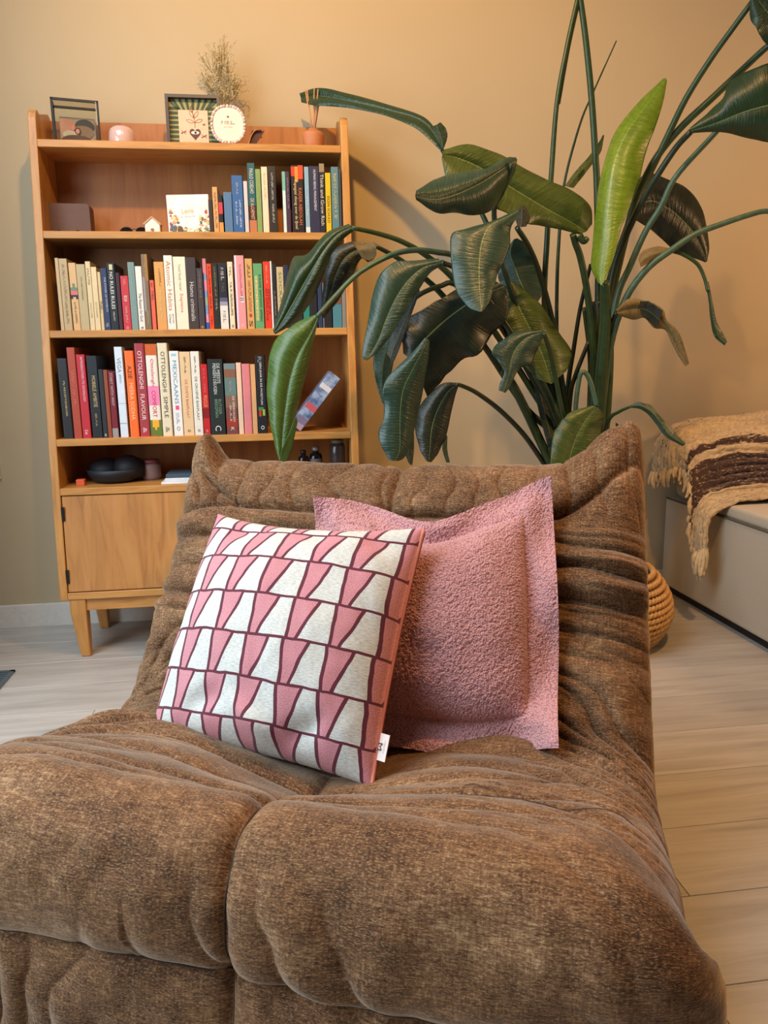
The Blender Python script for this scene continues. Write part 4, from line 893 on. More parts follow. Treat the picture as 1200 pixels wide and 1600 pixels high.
# ------------------------------------------------------------------ cushions
def cushion_grid(n, w, h, T, flange=0., pinch=.05, power=.42):
    g = np.linspace(-1, 1, n); V, U = np.meshgrid(g, g, indexing='ij')
    if flange:
        fu = w/2/(w/2+flange); fv = h/2/(h/2+flange)
        iu = np.clip(1-(U/fu)**2, 0, 1); iv = np.clip(1-(V/fv)**2, 0, 1); hgt = T*(iu*iv)**power+.004
        X = U*(w/2+flange); Z = V*(h/2+flange)
    else:
        iu = np.clip(1-U**2, 0, 1); iv = np.clip(1-V**2, 0, 1); hgt = T*(iu*iv)**power
        X = U*w/2*(1-pinch*.45*(1-V**2)*np.abs(U)**3); Z = V*h/2*(1-pinch*np.where(V > 0, 1.5, .8)*(1-U**2)*np.abs(V)**3)
    return U, V, X, Z, hgt
def place(X, Yn, Z, c, R_, N_, U_): return np.array(c)+np.multiply.outer(X, R_)+np.multiply.outer(Yn, N_)+np.multiply.outer(Z, U_)
def frame3(right, up):
    r_ = np.array(right, float); r_ /= np.linalg.norm(r_); u_ = np.array(up, float); u_ -= r_*(u_@r_); u_ /= np.linalg.norm(u_); n_ = np.cross(u_, r_)   # towards the viewer
    if n_[1] > 0: n_ = -n_
    return r_, u_, n_
# patterned cushion
def m_trapeze():
    m = bpy.data.materials.new('woven_trapezes'); t = NT(m); u = t.n('UVMap'); sep = t.n('SeparateXYZ')
    nz1 = t.n('TexNoise'); nz1.inputs['Scale'].default_value = 7; nz1.inputs['Detail'].default_value = 2; t.l(u.outputs[0], nz1.inputs['Vector'])
    sub = t.n('VectorMath', operation='MULTIPLY_ADD'); t.l(nz1.outputs['Color'], sub.inputs[0]); sub.inputs[1].default_value = (.022, .022, 0); t.l(u.outputs[0], sub.inputs[2])
    t.l(sub.outputs[0], sep.inputs[0]); U, V = sep.outputs[0], sep.outputs[1]
    rows, cols = 6.3, 6.2
    v = t.math('MULTIPLY_ADD', V, rows, .17); r = t.math('FRACT', v); rowi = t.math('FLOOR', v)
    x = t.math('ADD', t.math('MULTIPLY', U, cols), t.math('MULTIPLY', rowi, .0)); f = t.math('FRACT', x)
    # pink spans 0..p(r): wide on top of each row, narrow at its foot
    p = t.math('MULTIPLY_ADD', t.math('POWER', r, 1.3), .34, .27)
    q = t.math('MULTIPLY_ADD', t.math('SINE', t.math('MULTIPLY', r, 3.1416)), .035, 0.)
    lo = t.math('MULTIPLY_ADD', r, -.05, .05); p = t.math('ADD', p, q)
    inp = t.math('MULTIPLY', t.math('GREATER_THAN', f, lo), t.math('LESS_THAN', f, p))
    def near(a, b, w): return t.math('LESS_THAN', t.math('ABSOLUTE', t.math('SUBTRACT', a, b)), w)
    line = t.math('MAXIMUM', near(f, lo, .042), near(f, p, .042)); line = t.math('MAXIMUM', line, near(f, t.math('ADD', lo, 1.), .042))
    line = t.math('MAXIMUM', line, t.math('MAXIMUM', near(r, 0., .032), near(r, 1., .032)))
    def mp(sx, sy):
        k = t.n('Mapping'); k.inputs['Scale'].default_value = (sx, sy, 1); t.l(u.outputs[0], k.inputs[0]); return k.outputs[0]
    wv = t.noise(mp(60, 260), 1., 3, .6); wf = t.noise(mp(240, 240), 1., 2, .6)
    white = t.ramp(wv, [(.25, (168, 166, 154)), (.62, (216, 216, 207))]); pink = t.ramp(wf, [(.3, (176, 104, 110)), (.7, (214, 150, 154))])
    c = t.mix(inp, white, pink); c = t.mix(line, c, lin((92, 24, 42)))
    t.l(c, t.b.inputs['Base Color']); t.b.inputs['Roughness'].default_value = .85; t.b.inputs['Sheen Weight'].default_value = .15
    hgt = t.math('ADD', t.math('MULTIPLY', line, .6), t.math('MULTIPLY', t.mix(inp, wv, wf), .5)); t.l(t.bump(hgt, .6, .002), t.b.inputs['Normal']); return m
def solid_cushion(name, pack, c, fr_, mat, parent, disp=None, back=.75, sag=None, partname='cover'):
    U, V, X, Z, hg = pack; R_, U_, N_ = fr_
    f = hg.copy(); b = -hg*back
    if disp is not None: f = f+disp; b = b-disp
    bend = sag if sag is not None else 0
    Pf = place(X, f+bend, Z, c, R_, N_, U_); Pb = place(X, b+bend, Z, c, R_, N_, U_)
    uv = np.stack([(U+1)/2, (V+1)/2], -1)
    n = U.shape[0]
    # close front and back into one skin around the rim
    P = np.concatenate([Pf, Pb[:, ::-1][:, :]], 1); uvc = np.concatenate([uv, uv[:, ::-1]], 1)
    o = gridmesh(partname, P, mat, None, closed_u=True, uv=uvc)
    return keep(o, parent)
sc = .915; RC = np.array([.85, -.526, .012]); UC = np.array([.287, .483, .827])
fr1 = frame3(RC, UC); c1 = CAM+(np.array([-.005, 1.338, .443])-CAM)*sc
pk = cushion_grid(150, .414, .414, .100, 0, .075, .55)
U, V, X, Z, hg = pk
wr = .006*fbm(U*3+V*.6, V*2.5, 3)+.012*np.exp(-((V+.72+.1*np.sin(U*6))/.10)**2)*np.sin(U*7+1)*(1-U**2)-.010*np.exp(-((V-.80)/.09)**2)*(.5+.5*np.sin(U*9))
wr = wr*np.clip((1-np.abs(U))*(1-np.abs(V))*14, 0, 1)
cu = empty('patterned_cushion', tuple(c1-fr1[1]*.2)); tag(cu, 'square cushion of white and pink trapezes outlined in maroon, leaning in front', 'cushion')
TRP = m_trapeze()
solid_cushion('patterned_cushion', (U, V, X, Z, hg+wr*(hg > .002)), c1, fr1, TRP, cu)
# maroon edge seam and salmon zip band along the right side
rim = [place(X[i, -1], np.array(0.), Z[i, -1], c1, fr1[0], fr1[2], fr1[1]) for i in range(0, 150, 3)]
rimL = [place(X[i, 0], np.array(0.), Z[i, 0], c1, fr1[0], fr1[2], fr1[1]) for i in range(0, 150, 3)]
keep(tube('edge_seam', rim, .0032, plain((206, 128, 108), .8), None, 6), cu)
keep(tube('zip', np.array(rim)-fr1[2]*.006, .002, plain((120, 40, 52), .7), None, 6), cu)
keep(tube('edge_seam', rimL, .0025, plain((92, 24, 42), .8), None, 6), cu)
# sewn-in tag
tc = rim[int(len(rim)*.155)]; R1, U1, N1 = fr1
tp = [place(np.array(x), np.array(.001*abs(x)*60), np.array(z), tc, R1, N1, U1) for x, z in ((-.006, -.019), (.0165, -.021), (.0165, .018), (-.006, .02))]
tv = [p+N1*.0012 for p in tp]+[p-N1*.0012 for p in tp]
tg = keep(mesh('tag', tv, [(0, 1, 2, 3), (7, 6, 5, 4), (0, 4, 5, 1), (1, 5, 6, 2), (2, 6, 7, 3), (3, 7, 4, 0)], plain((236, 226, 222), .6)), cu)
tg['label'] = 'white sewn-in label with a dark M'
tcc = sum(tp)/4+N1*.0026
keep(lettering('lettering', 'M', plain((44, 24, 34), .6), None, tuple(tcc-R1*.0006), .0105, .0066, tuple(-U1), tuple(R1)), tg)
keep(lettering('lettering', '#16', plain((130, 110, 116), .6), None, tuple(tcc+R1*.0062), .018, .0014, tuple(-U1), tuple(R1)), tg)
# boucle cushion with flat border
def m_boucle():
    m = bpy.data.materials.new('pink_boucle'); t = NT(m); v = t.coords('Object')
    a = t.n('TexVoronoi'); a.inputs['Scale'].default_value = 330; t.l(v, a.inputs['Vector'])
    n = t.noise(v, 150, 3, .6); k = t.noise(v, 14, 3)
    c = t.ramp(a.outputs['Distance'], [(.05, (218, 168, 165)), (.45, (198, 138, 137)), (.8, (144, 86, 88))])
    c = t.mix(t.math('MULTIPLY', n, .35), c, lin((230, 188, 184))); c = t.mix(t.math('MULTIPLY', k, .2), c, lin((182, 120, 116)))
    t.l(c, t.b.inputs['Base Color']); t.b.inputs['Roughness'].default_value = .95; t.b.inputs['Specular IOR Level'].default_value = .1; t.b.inputs['Sheen Weight'].default_value = .3
    h = t.math('MULTIPLY', a.outputs['Distance'], -1.); t.l(t.bump(h, .7, .003), t.b.inputs['Normal']); return m
sc = .893; _a = math.radians(20); _l = math.radians(29)
_R = np.array([math.cos(_a), -math.sin(_a), 0]); _U = np.array([math.sin(_a)*math.sin(_l), math.cos(_a)*math.sin(_l), math.cos(_l)])
fr2 = frame3(_R*math.cos(.07)+_U*math.sin(.07), _U*math.cos(.07)-_R*math.sin(.07))
c2 = CAM+(np.array([.274, 1.388, .448])-CAM)*sc
pk = cushion_grid(330, .33, .335, .072, .052, 0, .52)
U, V, X, Z, hg = pk
disp = .0010*fbm(X*300, Z*300, 5, 1)+.006*fbm(X*12, Z*12, 9, 2)
sag = -.05*np.exp(-((V-1.0)/.18)**2)*np.exp(-((U+.1)/.45)**2)*0
Z2 = Z-.058*np.exp(-((U-.02)/.45)**2)*sstep(.2, 1, V)+.022*sstep(.55, 1, U)*sstep(.4, 1, V)-.018*np.exp(-((U-.3)/.4)**2)*sstep(.3, 1, -V)
X2 = X-.012*sstep(.0, 1, -V)*sstep(.5, 1, np.abs(U))*np.sign(U)
wave = .014*np.sin(U*5+1.2)*sstep(.78, .95, np.abs(V))+.014*np.sin(V*6+.4)*sstep(.78, .95, np.abs(U))
wave += .055*sstep(.55, 1., U)*sstep(.6, 1, -V)
pc = empty('boucle_cushion', tuple(c2-fr2[1]*.25)); tag(pc, 'dusty pink boucle cushion with a wide flat border, behind the patterned one', 'cushion')
solid_cushion('boucle_cushion', (U, V, X2, Z2, hg), c2, fr2, m_boucle(), pc, disp, .6, wave)

# ------------------------------------------------------------------ sofa, throw, basket
def m_fabric(name, c0, c1, sc=420):
    m = bpy.data.materials.new(name); t = NT(m); v = t.coords('Object'); n = t.noise(v, sc, 2, .6); k = t.noise(v, 7, 3)
    c = t.mix(t.math('MULTIPLY', k, .4), t.ramp(n, [(.3, c0), (.7, c1)]), lin(c0)); t.l(c, t.b.inputs['Base Color']); t.b.inputs['Roughness'].default_value = .9; t.b.inputs['Sheen Weight'].default_value = .2
    t.l(t.bump(n, .3, .001), t.b.inputs['Normal']); return m
SOF = m_fabric('sofa_fabric', (168, 156, 136), (198, 186, 164))
SX0, SX1, SY1, SY0 = 1.500, 3.1, 2.79, 1.72
so = empty('sofa', ((SX0+SX1)/2, (SY0+SY1)/2, 0)); tag(so, 'low grey beige sofa block at the right edge, against the back wall', 'sofa')
keep(box('plinth', SX0+.03, SX1-.03, SY0+.03, SY1-.02, 0, .036, plain((34, 28, 24), .7)), so)
keep(box('base', SX0, SX1, SY0, SY1, .036, .385, SOF, None, .012, 3), so)
keep(box('seat_cushion', SX0+.004, SX1-.004, SY0+.004, SY1-.30, .387, .43, SOF, None, .016, 4), so)
keep(box('backrest', SX0+.02, SX1-.004, SY1-.295, SY1-.01, .387, .64, SOF, None, .05, 5), so)
keep(tube('piping', [(SX0-.001, y_, .386) for y_ in np.linspace(SY0+.01, SY1-.01, 8)], .003, plain((92, 78, 58), .8), None, 6), so)
# throw: laid over the backrest, its left end hanging down
def m_throw():
    m = bpy.data.materials.new('wool_throw'); t = NT(m); u = t.n('UVMap'); sep = t.n('SeparateXYZ'); t.l(u.outputs[0], sep.inputs[0])
    def mp(sx, sy):
        k = t.n('Mapping'); k.inputs['Scale'].default_value = (sx, sy, 1); t.l(u.outputs[0], k.inputs[0]); return k.outputs[0]
    n = t.noise(mp(14, 60), 1., 4, .7); n2 = t.noise(mp(90, 90), 1., 3, .7); w = t.math('MULTIPLY_ADD', n, .14, -.07)
    V = t.math('ADD', sep.outputs[1], w)
    def bandf(a, b): return t.math('MULTIPLY', t.math('GREATER_THAN', V, a), t.math('LESS_THAN', V, b))
    br = t.math('MAXIMUM', bandf(.26, .47), bandf(.52, .565)); br = t.math('MULTIPLY', br, t.math('GREATER_THAN', n2, .40))
    sp = t.math('MULTIPLY', bandf(.80, .90), t.math('GREATER_THAN', n2, .60)); br = t.math('MAXIMUM', br, sp)
    cr = t.ramp(n2, [(.3, (166, 140, 104)), (.65, (212, 188, 148))]); c = t.mix(br, cr, lin((66, 38, 24)))
    t.l(c, t.b.inputs['Base Color']); t.b.inputs['Roughness'].default_value = .95; t.b.inputs['Sheen Weight'].default_value = .3; t.l(t.bump(n2, .9, .006), t.b.inputs['Normal']); return m
THM = m_throw()
tw = empty('wool_throw', (SX0+.4, SY1-.3, .43)); tag(tw, 'shaggy cream and brown striped wool throw over the sofa', 'throw')
# cross-section from the front hem over the seat, up the backrest and over its top
fh = [(SY1-.43, .445), (SY1-.40, .455), (SY1-.36, .472), (SY1-.335, .52), (SY1-.32, .58), (SY1-.29, .64), (SY1-.22, .678), (SY1-.15, .692), (SY1-.08, .69), (SY1-.03, .67)]
ns, nl = 180, 330
cs = spline(fh, ns); tl = np.gradient(cs, axis=0); tl /= np.linalg.norm(tl, axis=1)[:, None]; nr = np.stack([-tl[:, 1], tl[:, 0]], 1)
L = np.linspace(-.17, 1.55, nl)                              # along the sofa; negative part hangs over the end
vv = np.linspace(0, 1, ns)
VV, LL = np.meshgrid(vv, L, indexing='ij')
rowc = VV*23+.5*fbm(LL*3, VV*4, 3); ridge = np.abs(np.sin(rowc*math.pi))**.7
h = .014*ridge+.006*fbm(LL*55, VV*60, 7, 3)+.006*fbm(LL*9, VV*9, 8)
Xp = SX0+np.where(LL > 0, LL, -.075*np.tanh(-LL/.05)*1.0); 
drop = np.where(LL > 0, 0, LL)                               # hanging part goes down
round_ = .02*np.exp(-np.abs(LL)/.03)
Yp = cs[:, 0][:, None]+nr[:, 0][:, None]*h*(LL > 0)-.10*np.clip(-LL, 0, 1)
rise = .075*sstep(.1, .8, LL)*sstep(.45, .9, VV)
Zp = cs[:, 1][:, None]+nr[:, 1][:, None]*h+drop*(1.0+.25*np.sin(VV*9))-round_+rise
Xp = Xp-np.where(LL <= 0, h*1.2, 0)
PT = np.stack([Xp, Yp, Zp], -1)
keep(gridmesh('cloth', PT, THM, uv=np.stack([LL*.8, VV], -1)), tw)
# fringe strands at the hanging end and the loose front corner
fs = []
rnd = random.Random(5)
for k in range(60):
    i = int(k/60*ns); p = PT[i, 0]; ln_ = rnd.uniform(.02, .05) if i > 40 else rnd.uniform(.03, .09)
    e_ = p+np.array([rnd.uniform(-.012, .006), rnd.uniform(-.02, .01), -ln_]); fs.append(tubeP(spline([p+np.array([0, 0, .01]), (p+e_)/2+np.array([rnd.uniform(-.008, .004), 0, 0]), e_], 6), np.array([.006, .007, .007, .006, .006, .004])*rnd.uniform(.7, 1.3), 6))
keep(tag(merged('fringe', fs, plain((206, 180, 136), .95, grain=.2), None), kind='stuff'), tw)
# woven basket that holds the plant pot, behind the chair
PYb = 2.38; PB0 = atY(918, 700, PYb); PX = PB0[0]
bk0 = empty('woven_basket', (PX, PYb, 0)); tag(bk0, 'round woven straw basket on the floor behind the chair, holding the plant pot', 'basket')
STR = plain((190, 146, 88), .8, grain=.2)
BR = Xat(1036, PYb, .12)-PX; rows_ = 13
for k in range(rows_):
    f = k/(rows_-1); rad = BR*(.74+.26*math.sin(math.pi*(.10+.86*f))**.8)-.008; z = .010+f*.225
    th_ = np.linspace(0, 2*math.pi, 161); gr = []
    for ph_ in (0, math.pi):
        w_ = .0045; path = np.stack([(rad+w_*np.cos(th_*44+ph_+k))*np.cos(th_), (rad+w_*np.cos(th_*44+ph_+k))*np.sin(th_), z+w_*np.sin(th_*44+ph_+k)], -1)
        gr.append(tubeP(path, .0072, 6))
    merged('woven_row', gr, STR, bk0)
lathe('liner', [(.001, .004), (BR*.70, .004), (BR*.90, .06), (BR*.93, .12), (BR*.86, .2), (BR*.76, .232), (BR*.74, .228), (BR*.84, .19), (BR*.90, .12), (BR*.86, .06), (BR*.66, .014), (.001, .014)], plain((120, 84, 46), .9), bk0, 48)

# ------------------------------------------------------------------ plant
pot = empty('plant_pot', (PX, PYb, .0145)); tag(pot, 'tall white plant pot behind the chair, mostly hidden', 'pot')
pr_ = .148; PH = .52
lathe('body', [(.001, 0), (pr_*.74, 0), (pr_*.78, .01), (pr_*.97, PH*.9), (pr_, PH), (pr_*.93, PH), (pr_*.9, PH-.05), (.001, PH-.05)], plain((224, 216, 204), .45), pot, 48)
lathe('soil', [(.001, PH-.043), (pr_*.88, PH-.045), (pr_*.88, PH-.049), (.001, PH-.049)], plain((52, 36, 26), .95, grain=.4), pot, 32)
plant = empty('strelitzia', (PX, PYb, PH-.045)); tag(plant, 'large bird of paradise plant with drooping broad leaves, behind the chair', 'plant')
def m_leaf(name, a, b, rough=.36, rib=(104, 122, 74)):
    m = bpy.data.materials.new(name); t = NT(m); u = t.n('UVMap'); sep = t.n('SeparateXYZ'); t.l(u.outputs[0], sep.inputs[0])
    k = t.n('Mapping'); k.inputs['Scale'].default_value = (2.5, 60, 1); t.l(u.outputs[0], k.inputs[0]); vein = t.noise(k.outputs[0], 1., 3, .6)
    k2 = t.n('Mapping'); k2.inputs['Scale'].default_value = (4, 5, 1); t.l(u.outputs[0], k2.inputs[0]); bl = t.noise(k2.outputs[0], 1., 3)
    c = t.ramp(t.math('ADD', t.math('MULTIPLY', vein, .45), t.math('MULTIPLY', bl, .55)), [(.35, a), (.65, b)])
    c = t.mix(t.math('LESS_THAN', t.math('ABSOLUTE', t.math('SUBTRACT', sep.outputs[0], .5)), .010), c, lin(rib))
    t.l(c, t.b.inputs['Base Color']); t.b.inputs['Roughness'].default_value = rough; t.b.inputs['Coat Weight'].default_value = .06; t.b.inputs['Coat Roughness'].default_value = .2
    t.b.inputs['Transmission Weight'].default_value = 0
    try: t.b.inputs['Subsurface Weight'].default_value = 0
    except Exception: pass
    t.l(t.bump(vein, .6, .004), t.b.inputs['Normal']); return m
LD = m_leaf('leaf_dark', (24, 46, 28), (40, 66, 38)); LT = m_leaf('leaf_blue_green', (29, 52, 42), (47, 74, 58)); LO = m_leaf('leaf_olive', (48, 66, 24), (78, 94, 38)); LB = m_leaf('leaf_bright', (82, 110, 20), (116, 140, 32), rib=(130, 146, 60)); LDR = m_leaf('leaf_dry', (96, 78, 44), (140, 116, 66), .6)
LV = m_leaf('leaf_deep', (22, 30, 22), (40, 48, 32)); LG = m_leaf('leaf_mid', (56, 84, 32), (84, 110, 46), rib=(74, 100, 44))
LEAFN = [0]
def leaf(y0, st, mat, dY=(0, 0), fold=(.25, .25), n=(34, 16), lift=0., curl=0.):
    """st: stations base..tip of (left edge, midrib, right edge) photo points at depth y0 (+dY from base to tip);
    fold: how far each half stands nearer to (-) or farther from (+) the viewer than the midrib, in half-widths"""
    k = len(st); yy = np.linspace(dY[0], dY[1], k)+y0
    Lw, Mw, Rw = [], [], []
    for i, (l, m_, r_) in enumerate(st):
        M_ = atY(m_[0], m_[1], yy[i]); a = atY(l[0], l[1], yy[i]); b = atY(r_[0], r_[1], yy[i])
        wl, wr_ = np.linalg.norm(a-M_), np.linalg.norm(b-M_)
        Lw.append(atY(l[0], l[1], yy[i]+fold[0]*wl)); Rw.append(atY(r_[0], r_[1], yy[i]+fold[1]*wr_)); Mw.append(M_)
    nv, nu = n; Ls, Ms, Rs = spline(Lw, nv), spline(Mw, nv), spline(Rw, nv)
    t_ = np.linspace(-1, 1, nu*2+1); P = np.zeros((nv, nu*2+1, 3)); uvs = np.zeros((nv, nu*2+1, 2))
    for j, q in enumerate(t_):
        e_ = Ls if q < 0 else Rs; a = abs(q); P[:, j] = Ms*(1-a)+e_*a
        vd = (P[:, j]-CAM); vd = vd/np.linalg.norm(vd, axis=1)[:, None]
        wdt = np.linalg.norm(e_-Ms, axis=1)
        P[:, j] += vd*(-lift*np.sin(a*math.pi)*wdt+curl*wdt*a**3)[:, None]
        uvs[:, j, 0] = (q+1)/2; uvs[:, j, 1] = np.linspace(0, 1, nv)
    LEAFN[0] += 1; sd = LEAFN[0]; wm = np.maximum(np.linalg.norm(Ls-Ms, axis=1), np.linalg.norm(Rs-Ms, axis=1))[:, None]
    vvv = np.linspace(0, 1, nv)[:, None]; side = (t_[None, :] > 0)*7.
    rip = (fbm(vvv*7+sd*3.1+side, vvv*0+sd, sd, 2)*.22+.05*np.sin(vvv*34+sd+side))*np.abs(t_)[None, :]**2.5*wm*np.sin(np.clip(vvv, .02, .98)*math.pi)**.4
    P = P+rip[:, :, None]*np.array([.25, 1, .45])
    # two skins: a blade about a millimetre thick
    dv = np.gradient(P, axis=0); du = np.gradient(P, axis=1); nn = np.cross(dv, du); nn /= np.linalg.norm(nn, axis=2)[..., None]+1e-9
    Q = np.concatenate([P+nn*.0006, (P-nn*.0006)[:, ::-1]], 1); uq = np.concatenate([uvs, uvs[:, ::-1]], 1)
    o = gridmesh('leaf', Q, mat, None, closed_u=True, uv=uq); return keep(o, plant)
def three(left, mid, right): return list(zip(left, mid, right))
def stalk(pts, y, r, mat=None, n=40):
    """petiole through photo points; y: depth at each end or list"""
    yy = np.interp(np.linspace(0, 1, len(pts)), np.linspace(0, 1, len(y)), y)
    w = [atY(p[0], p[1], q) for p, q in zip(pts, yy)]; o = tube('stalk', spline(w, n), np.linspace(r[0], r[1], n), mat or ST1, None, 8); return keep(o, plant)
ST1 = plain((44, 66, 34), .4, name='stalk_green', grain=.2); ST2 = plain((30, 46, 28), .4, grain=.2); ST3 = plain((66, 92, 70), .4, grain=.2)
# leaves, photo points from base to tip
leaf(2.38, three([(689, 236), (650, 201), (600, 180), (545, 169), (495, 165), (471, 160)], [(692, 231), (660, 190), (605, 172), (545, 158), (500, 150), (470, 152)], [(695, 226), (665, 185), (610, 165), (550, 148), (500, 137), (468, 146)]), LD, (0, .34), (-.6, .3), lift=.2)
leaf(2.34, three([(690, 232), (686, 222), (680, 208), (674, 198)], [(692, 231), (690, 218), (686, 206), (682, 195)], [(694, 231), (699, 214), (697, 202), (688, 191)]), LD, (0, 0), (.2, .2))
leaf(2.22, three([(905, 366), (870, 358), (835, 352), (790, 330), (735, 308), (700, 282), (690, 248)], [(916, 362), (888, 345), (853, 326), (800, 294), (750, 262), (712, 246), (691, 243)], [(925, 350), (922, 322), (895, 298), (838, 274), (788, 246), (735, 226), (694, 234)]), LO, (.05, -.05), (-.35, .45), lift=.15)
leaf(2.05, three([(806, 246), (790, 247), (760, 262), (720, 270), (680, 281), (650, 298)], [(808, 250), (785, 264), (752, 285), (715, 303), (680, 312), (649, 306)], [(804, 270), (788, 300), (765, 331), (720, 334), (680, 330), (650, 312)]), LT, (.06, -.1), (.7, .9), lift=.25)
leaf(1.98, three([(806, 328), (778, 342), (735, 356), (706, 365), (705, 405), (711, 448), (730, 478), (749, 487)], [(812, 330), (790, 340), (765, 353), (753, 378), (749, 410), (749, 445), (751, 470), (751, 487)], [(815, 338), (803, 346), (797, 362), (796, 385), (782, 418), (773, 444), (766, 469), (753, 487)]), LT, (.08, -.02), (.25, .35), lift=.12)
leaf(2.02, three([(808, 352), (806, 340), (812, 326)], [(814, 355), (815, 338), (816, 322)], [(822, 354), (828, 340), (820, 320)]), LV, (0, 0), (.3, .3), (10, 8))
leaf(2.30, three([(815, 476), (786, 450), (778, 428), (786, 400), (800, 378)], [(832, 476), (815, 445), (803, 415), (797, 395), (803, 374)], [(840, 474), (846, 455), (838, 410), (825, 384), (808, 372)]), LT, (0, .03), (.3, .2))
leaf(2.12, three([(775, 440), (715, 452), (672, 472), (636, 500), (628, 530), (630, 552)], [(788, 447), (742, 468), (702, 495), (668, 526), (652, 548), (645, 565)], [(794, 462), (790, 500), (757, 540), (715, 570), (688, 598), (669, 622)]), LV, (.05, .05), (.5, .05), lift=.1)
leaf(1.94, three([(664, 528), (640, 556), (610, 584), (599, 605), (600, 650), (591, 677), (598, 700), (608, 720)], [(668, 530), (660, 548), (642, 582), (629, 612), (625, 650), (625, 680), (624, 705), (616, 720)], [(671, 532), (670, 552), (664, 590), (658, 625), (650, 660), (642, 690), (632, 714), (622, 720)]), LT, (.02, -.02), (.15, .75), lift=.15)
leaf(1.99, three([(640, 655), (634, 690), (632, 705), (638, 722)], [(643, 655), (640, 692), (638, 710), (641, 726)], [(646, 655), (647, 690), (646, 712), (644, 727)]), LT, (0, 0), (.2, .2), (12, 6))
leaf(2.02, three([(685, 404), (650, 407), (618, 408), (596, 425), (582, 462), (574, 508), (566, 552), (568, 561)], [(690, 410), (662, 418), (640, 436), (620, 464), (604, 498), (592, 530), (578, 555), (570, 562)], [(692, 414), (672, 426), (660, 444), (648, 462), (630, 492), (610, 524), (590, 550), (573, 563)]), LT, (.04, -.04), (.3, .35), lift=.15)
leaf(2.10, three([(655, 445), (632, 480), (612, 520), (604, 552)], [(655, 450), (638, 490), (620, 530), (610, 560)], [(656, 455), (640, 500), (624, 545), (612, 572)]), LV, (0, 0), (.4, -.2), (14, 8))
leaf(2.16, three([(620, 490), (592, 530), (583, 565), (588, 598), (597, 630)], [(625, 500), (606, 540), (598, 572), (597, 602), (599, 631)], [(628, 510), (618, 550), (612, 580), (606, 606), (601, 631)]), LT, (0, 0), (.3, .3), (18, 10))
leaf(2.08, three([(545, 350), (517, 360), (500, 374), (480, 397), (456, 406), (442, 460), (432, 498), (427, 517)], [(550, 354), (528, 366), (508, 388), (488, 420), (470, 452), (450, 487), (436, 510), (428, 520)], [(552, 361), (538, 372), (520, 394), (511, 415), (504, 432), (488, 468), (462, 502), (430, 522)]), LD, (.05, 0), (.75, .55), lift=.3)
leaf(2.18, three([(585, 378), (548, 378), (520, 393), (508, 425), (503, 470), (502, 494)], [(588, 384), (564, 388), (540, 402), (525, 430), (514, 466), (504, 496)], [(588, 396), (577, 408), (563, 406), (548, 436), (528, 470), (506, 497)]), LV, (.02, .02), (.3, .3), lift=.2)
leaf(2.16, three([(584, 378), (566, 377), (550, 378)], [(588, 386), (574, 390), (558, 390)], [(588, 398), (580, 408), (566, 404)]), LDR, (-.01, -.01), (.2, .2), (10, 8))
leaf(2.00, three([(492, 492), (459, 507), (430, 532), (419, 570), (417, 615), (421, 655), (428, 690), (436, 718)], [(497, 494), (485, 522), (465, 555), (452, 595), (446, 635), (442, 670), (440, 700), (440, 722)], [(499, 497), (494, 512), (487, 545), (478, 585), (467, 627), (458, 665), (453, 700), (442, 724)]), LG, (.02, -.02), (.25, .45), lift=.25)
leaf(1.97, three([(462, 650), (450, 680), (441, 700), (436, 722)], [(464, 655), (453, 690), (446, 712), (438, 726)], [(465, 660), (457, 695), (450, 715), (440, 730)]), LG, (0, 0), (-.2, .2), (12, 6))
leaf(2.12, three([(712, 598), (690, 600), (660, 630), (648, 660), (655, 698), (666, 720)], [(715, 601), (700, 612), (684, 640), (675, 668), (672, 698), (670, 722)], [(716, 604), (712, 616), (705, 645), (697, 680), (686, 706), (674, 722)]), LV, (.02, 0), (.35, .3), lift=.15)
leaf(2.14, three([(696, 680), (691, 700), (697, 722)], [(698, 680), (695, 702), (700, 723)], [(699, 682), (699, 704), (703, 722)]), LD, (0, 0), (.1, .1), (8, 5))
leaf(2.22, three([(838, 592), (806, 556), (791, 516), (784, 478), (794, 442)], [(862, 600), (846, 552), (826, 510), (806, 470), (797, 441)], [(884, 580), (894, 554), (872, 520), (845, 474), (802, 441)]), LO, (0, .05), (.25, .3), lift=.2)
leaf(2.08, three([(845, 516), (808, 519), (779, 536), (768, 549), (778, 563), (788, 580), (781, 600), (779, 610)], [(850, 518), (822, 528), (806, 545), (800, 560), (797, 572), (795, 584), (790, 600), (785, 612)], [(850, 521), (844, 536), (838, 552), (828, 570), (812, 577), (803, 590), (797, 604), (789, 614)]), LT, (.02, 0), (.3, .2), lift=.15)
leaf(2.16, three([(934, 440), (924, 418), (927, 375), (933, 315), (942, 262), (966, 200), (1000, 158), (1036, 123)], [(940, 446), (940, 415), (946, 372), (951, 315), (959, 255), (980, 206), (1012, 162), (1040, 122)], [(944, 440), (958, 405), (970, 360), (985, 322), (1003, 268), (1018, 214), (1034, 168), (1042, 126)]), LB, (0, .1), (1.2, -.1), lift=.15)
leaf(2.44, three([(984, 330), (1004, 275), (1040, 278), (1076, 297), (1098, 330), (1108, 380), (1105, 408)], [(985, 336), (1014, 314), (1044, 326), (1068, 346), (1086, 368), (1098, 392), (1104, 409)], [(990, 342), (1008, 353), (1030, 370), (1050, 388), (1070, 398), (1090, 405), (1102, 410)]), LV, (0, 0), (.2, .3), lift=.15)
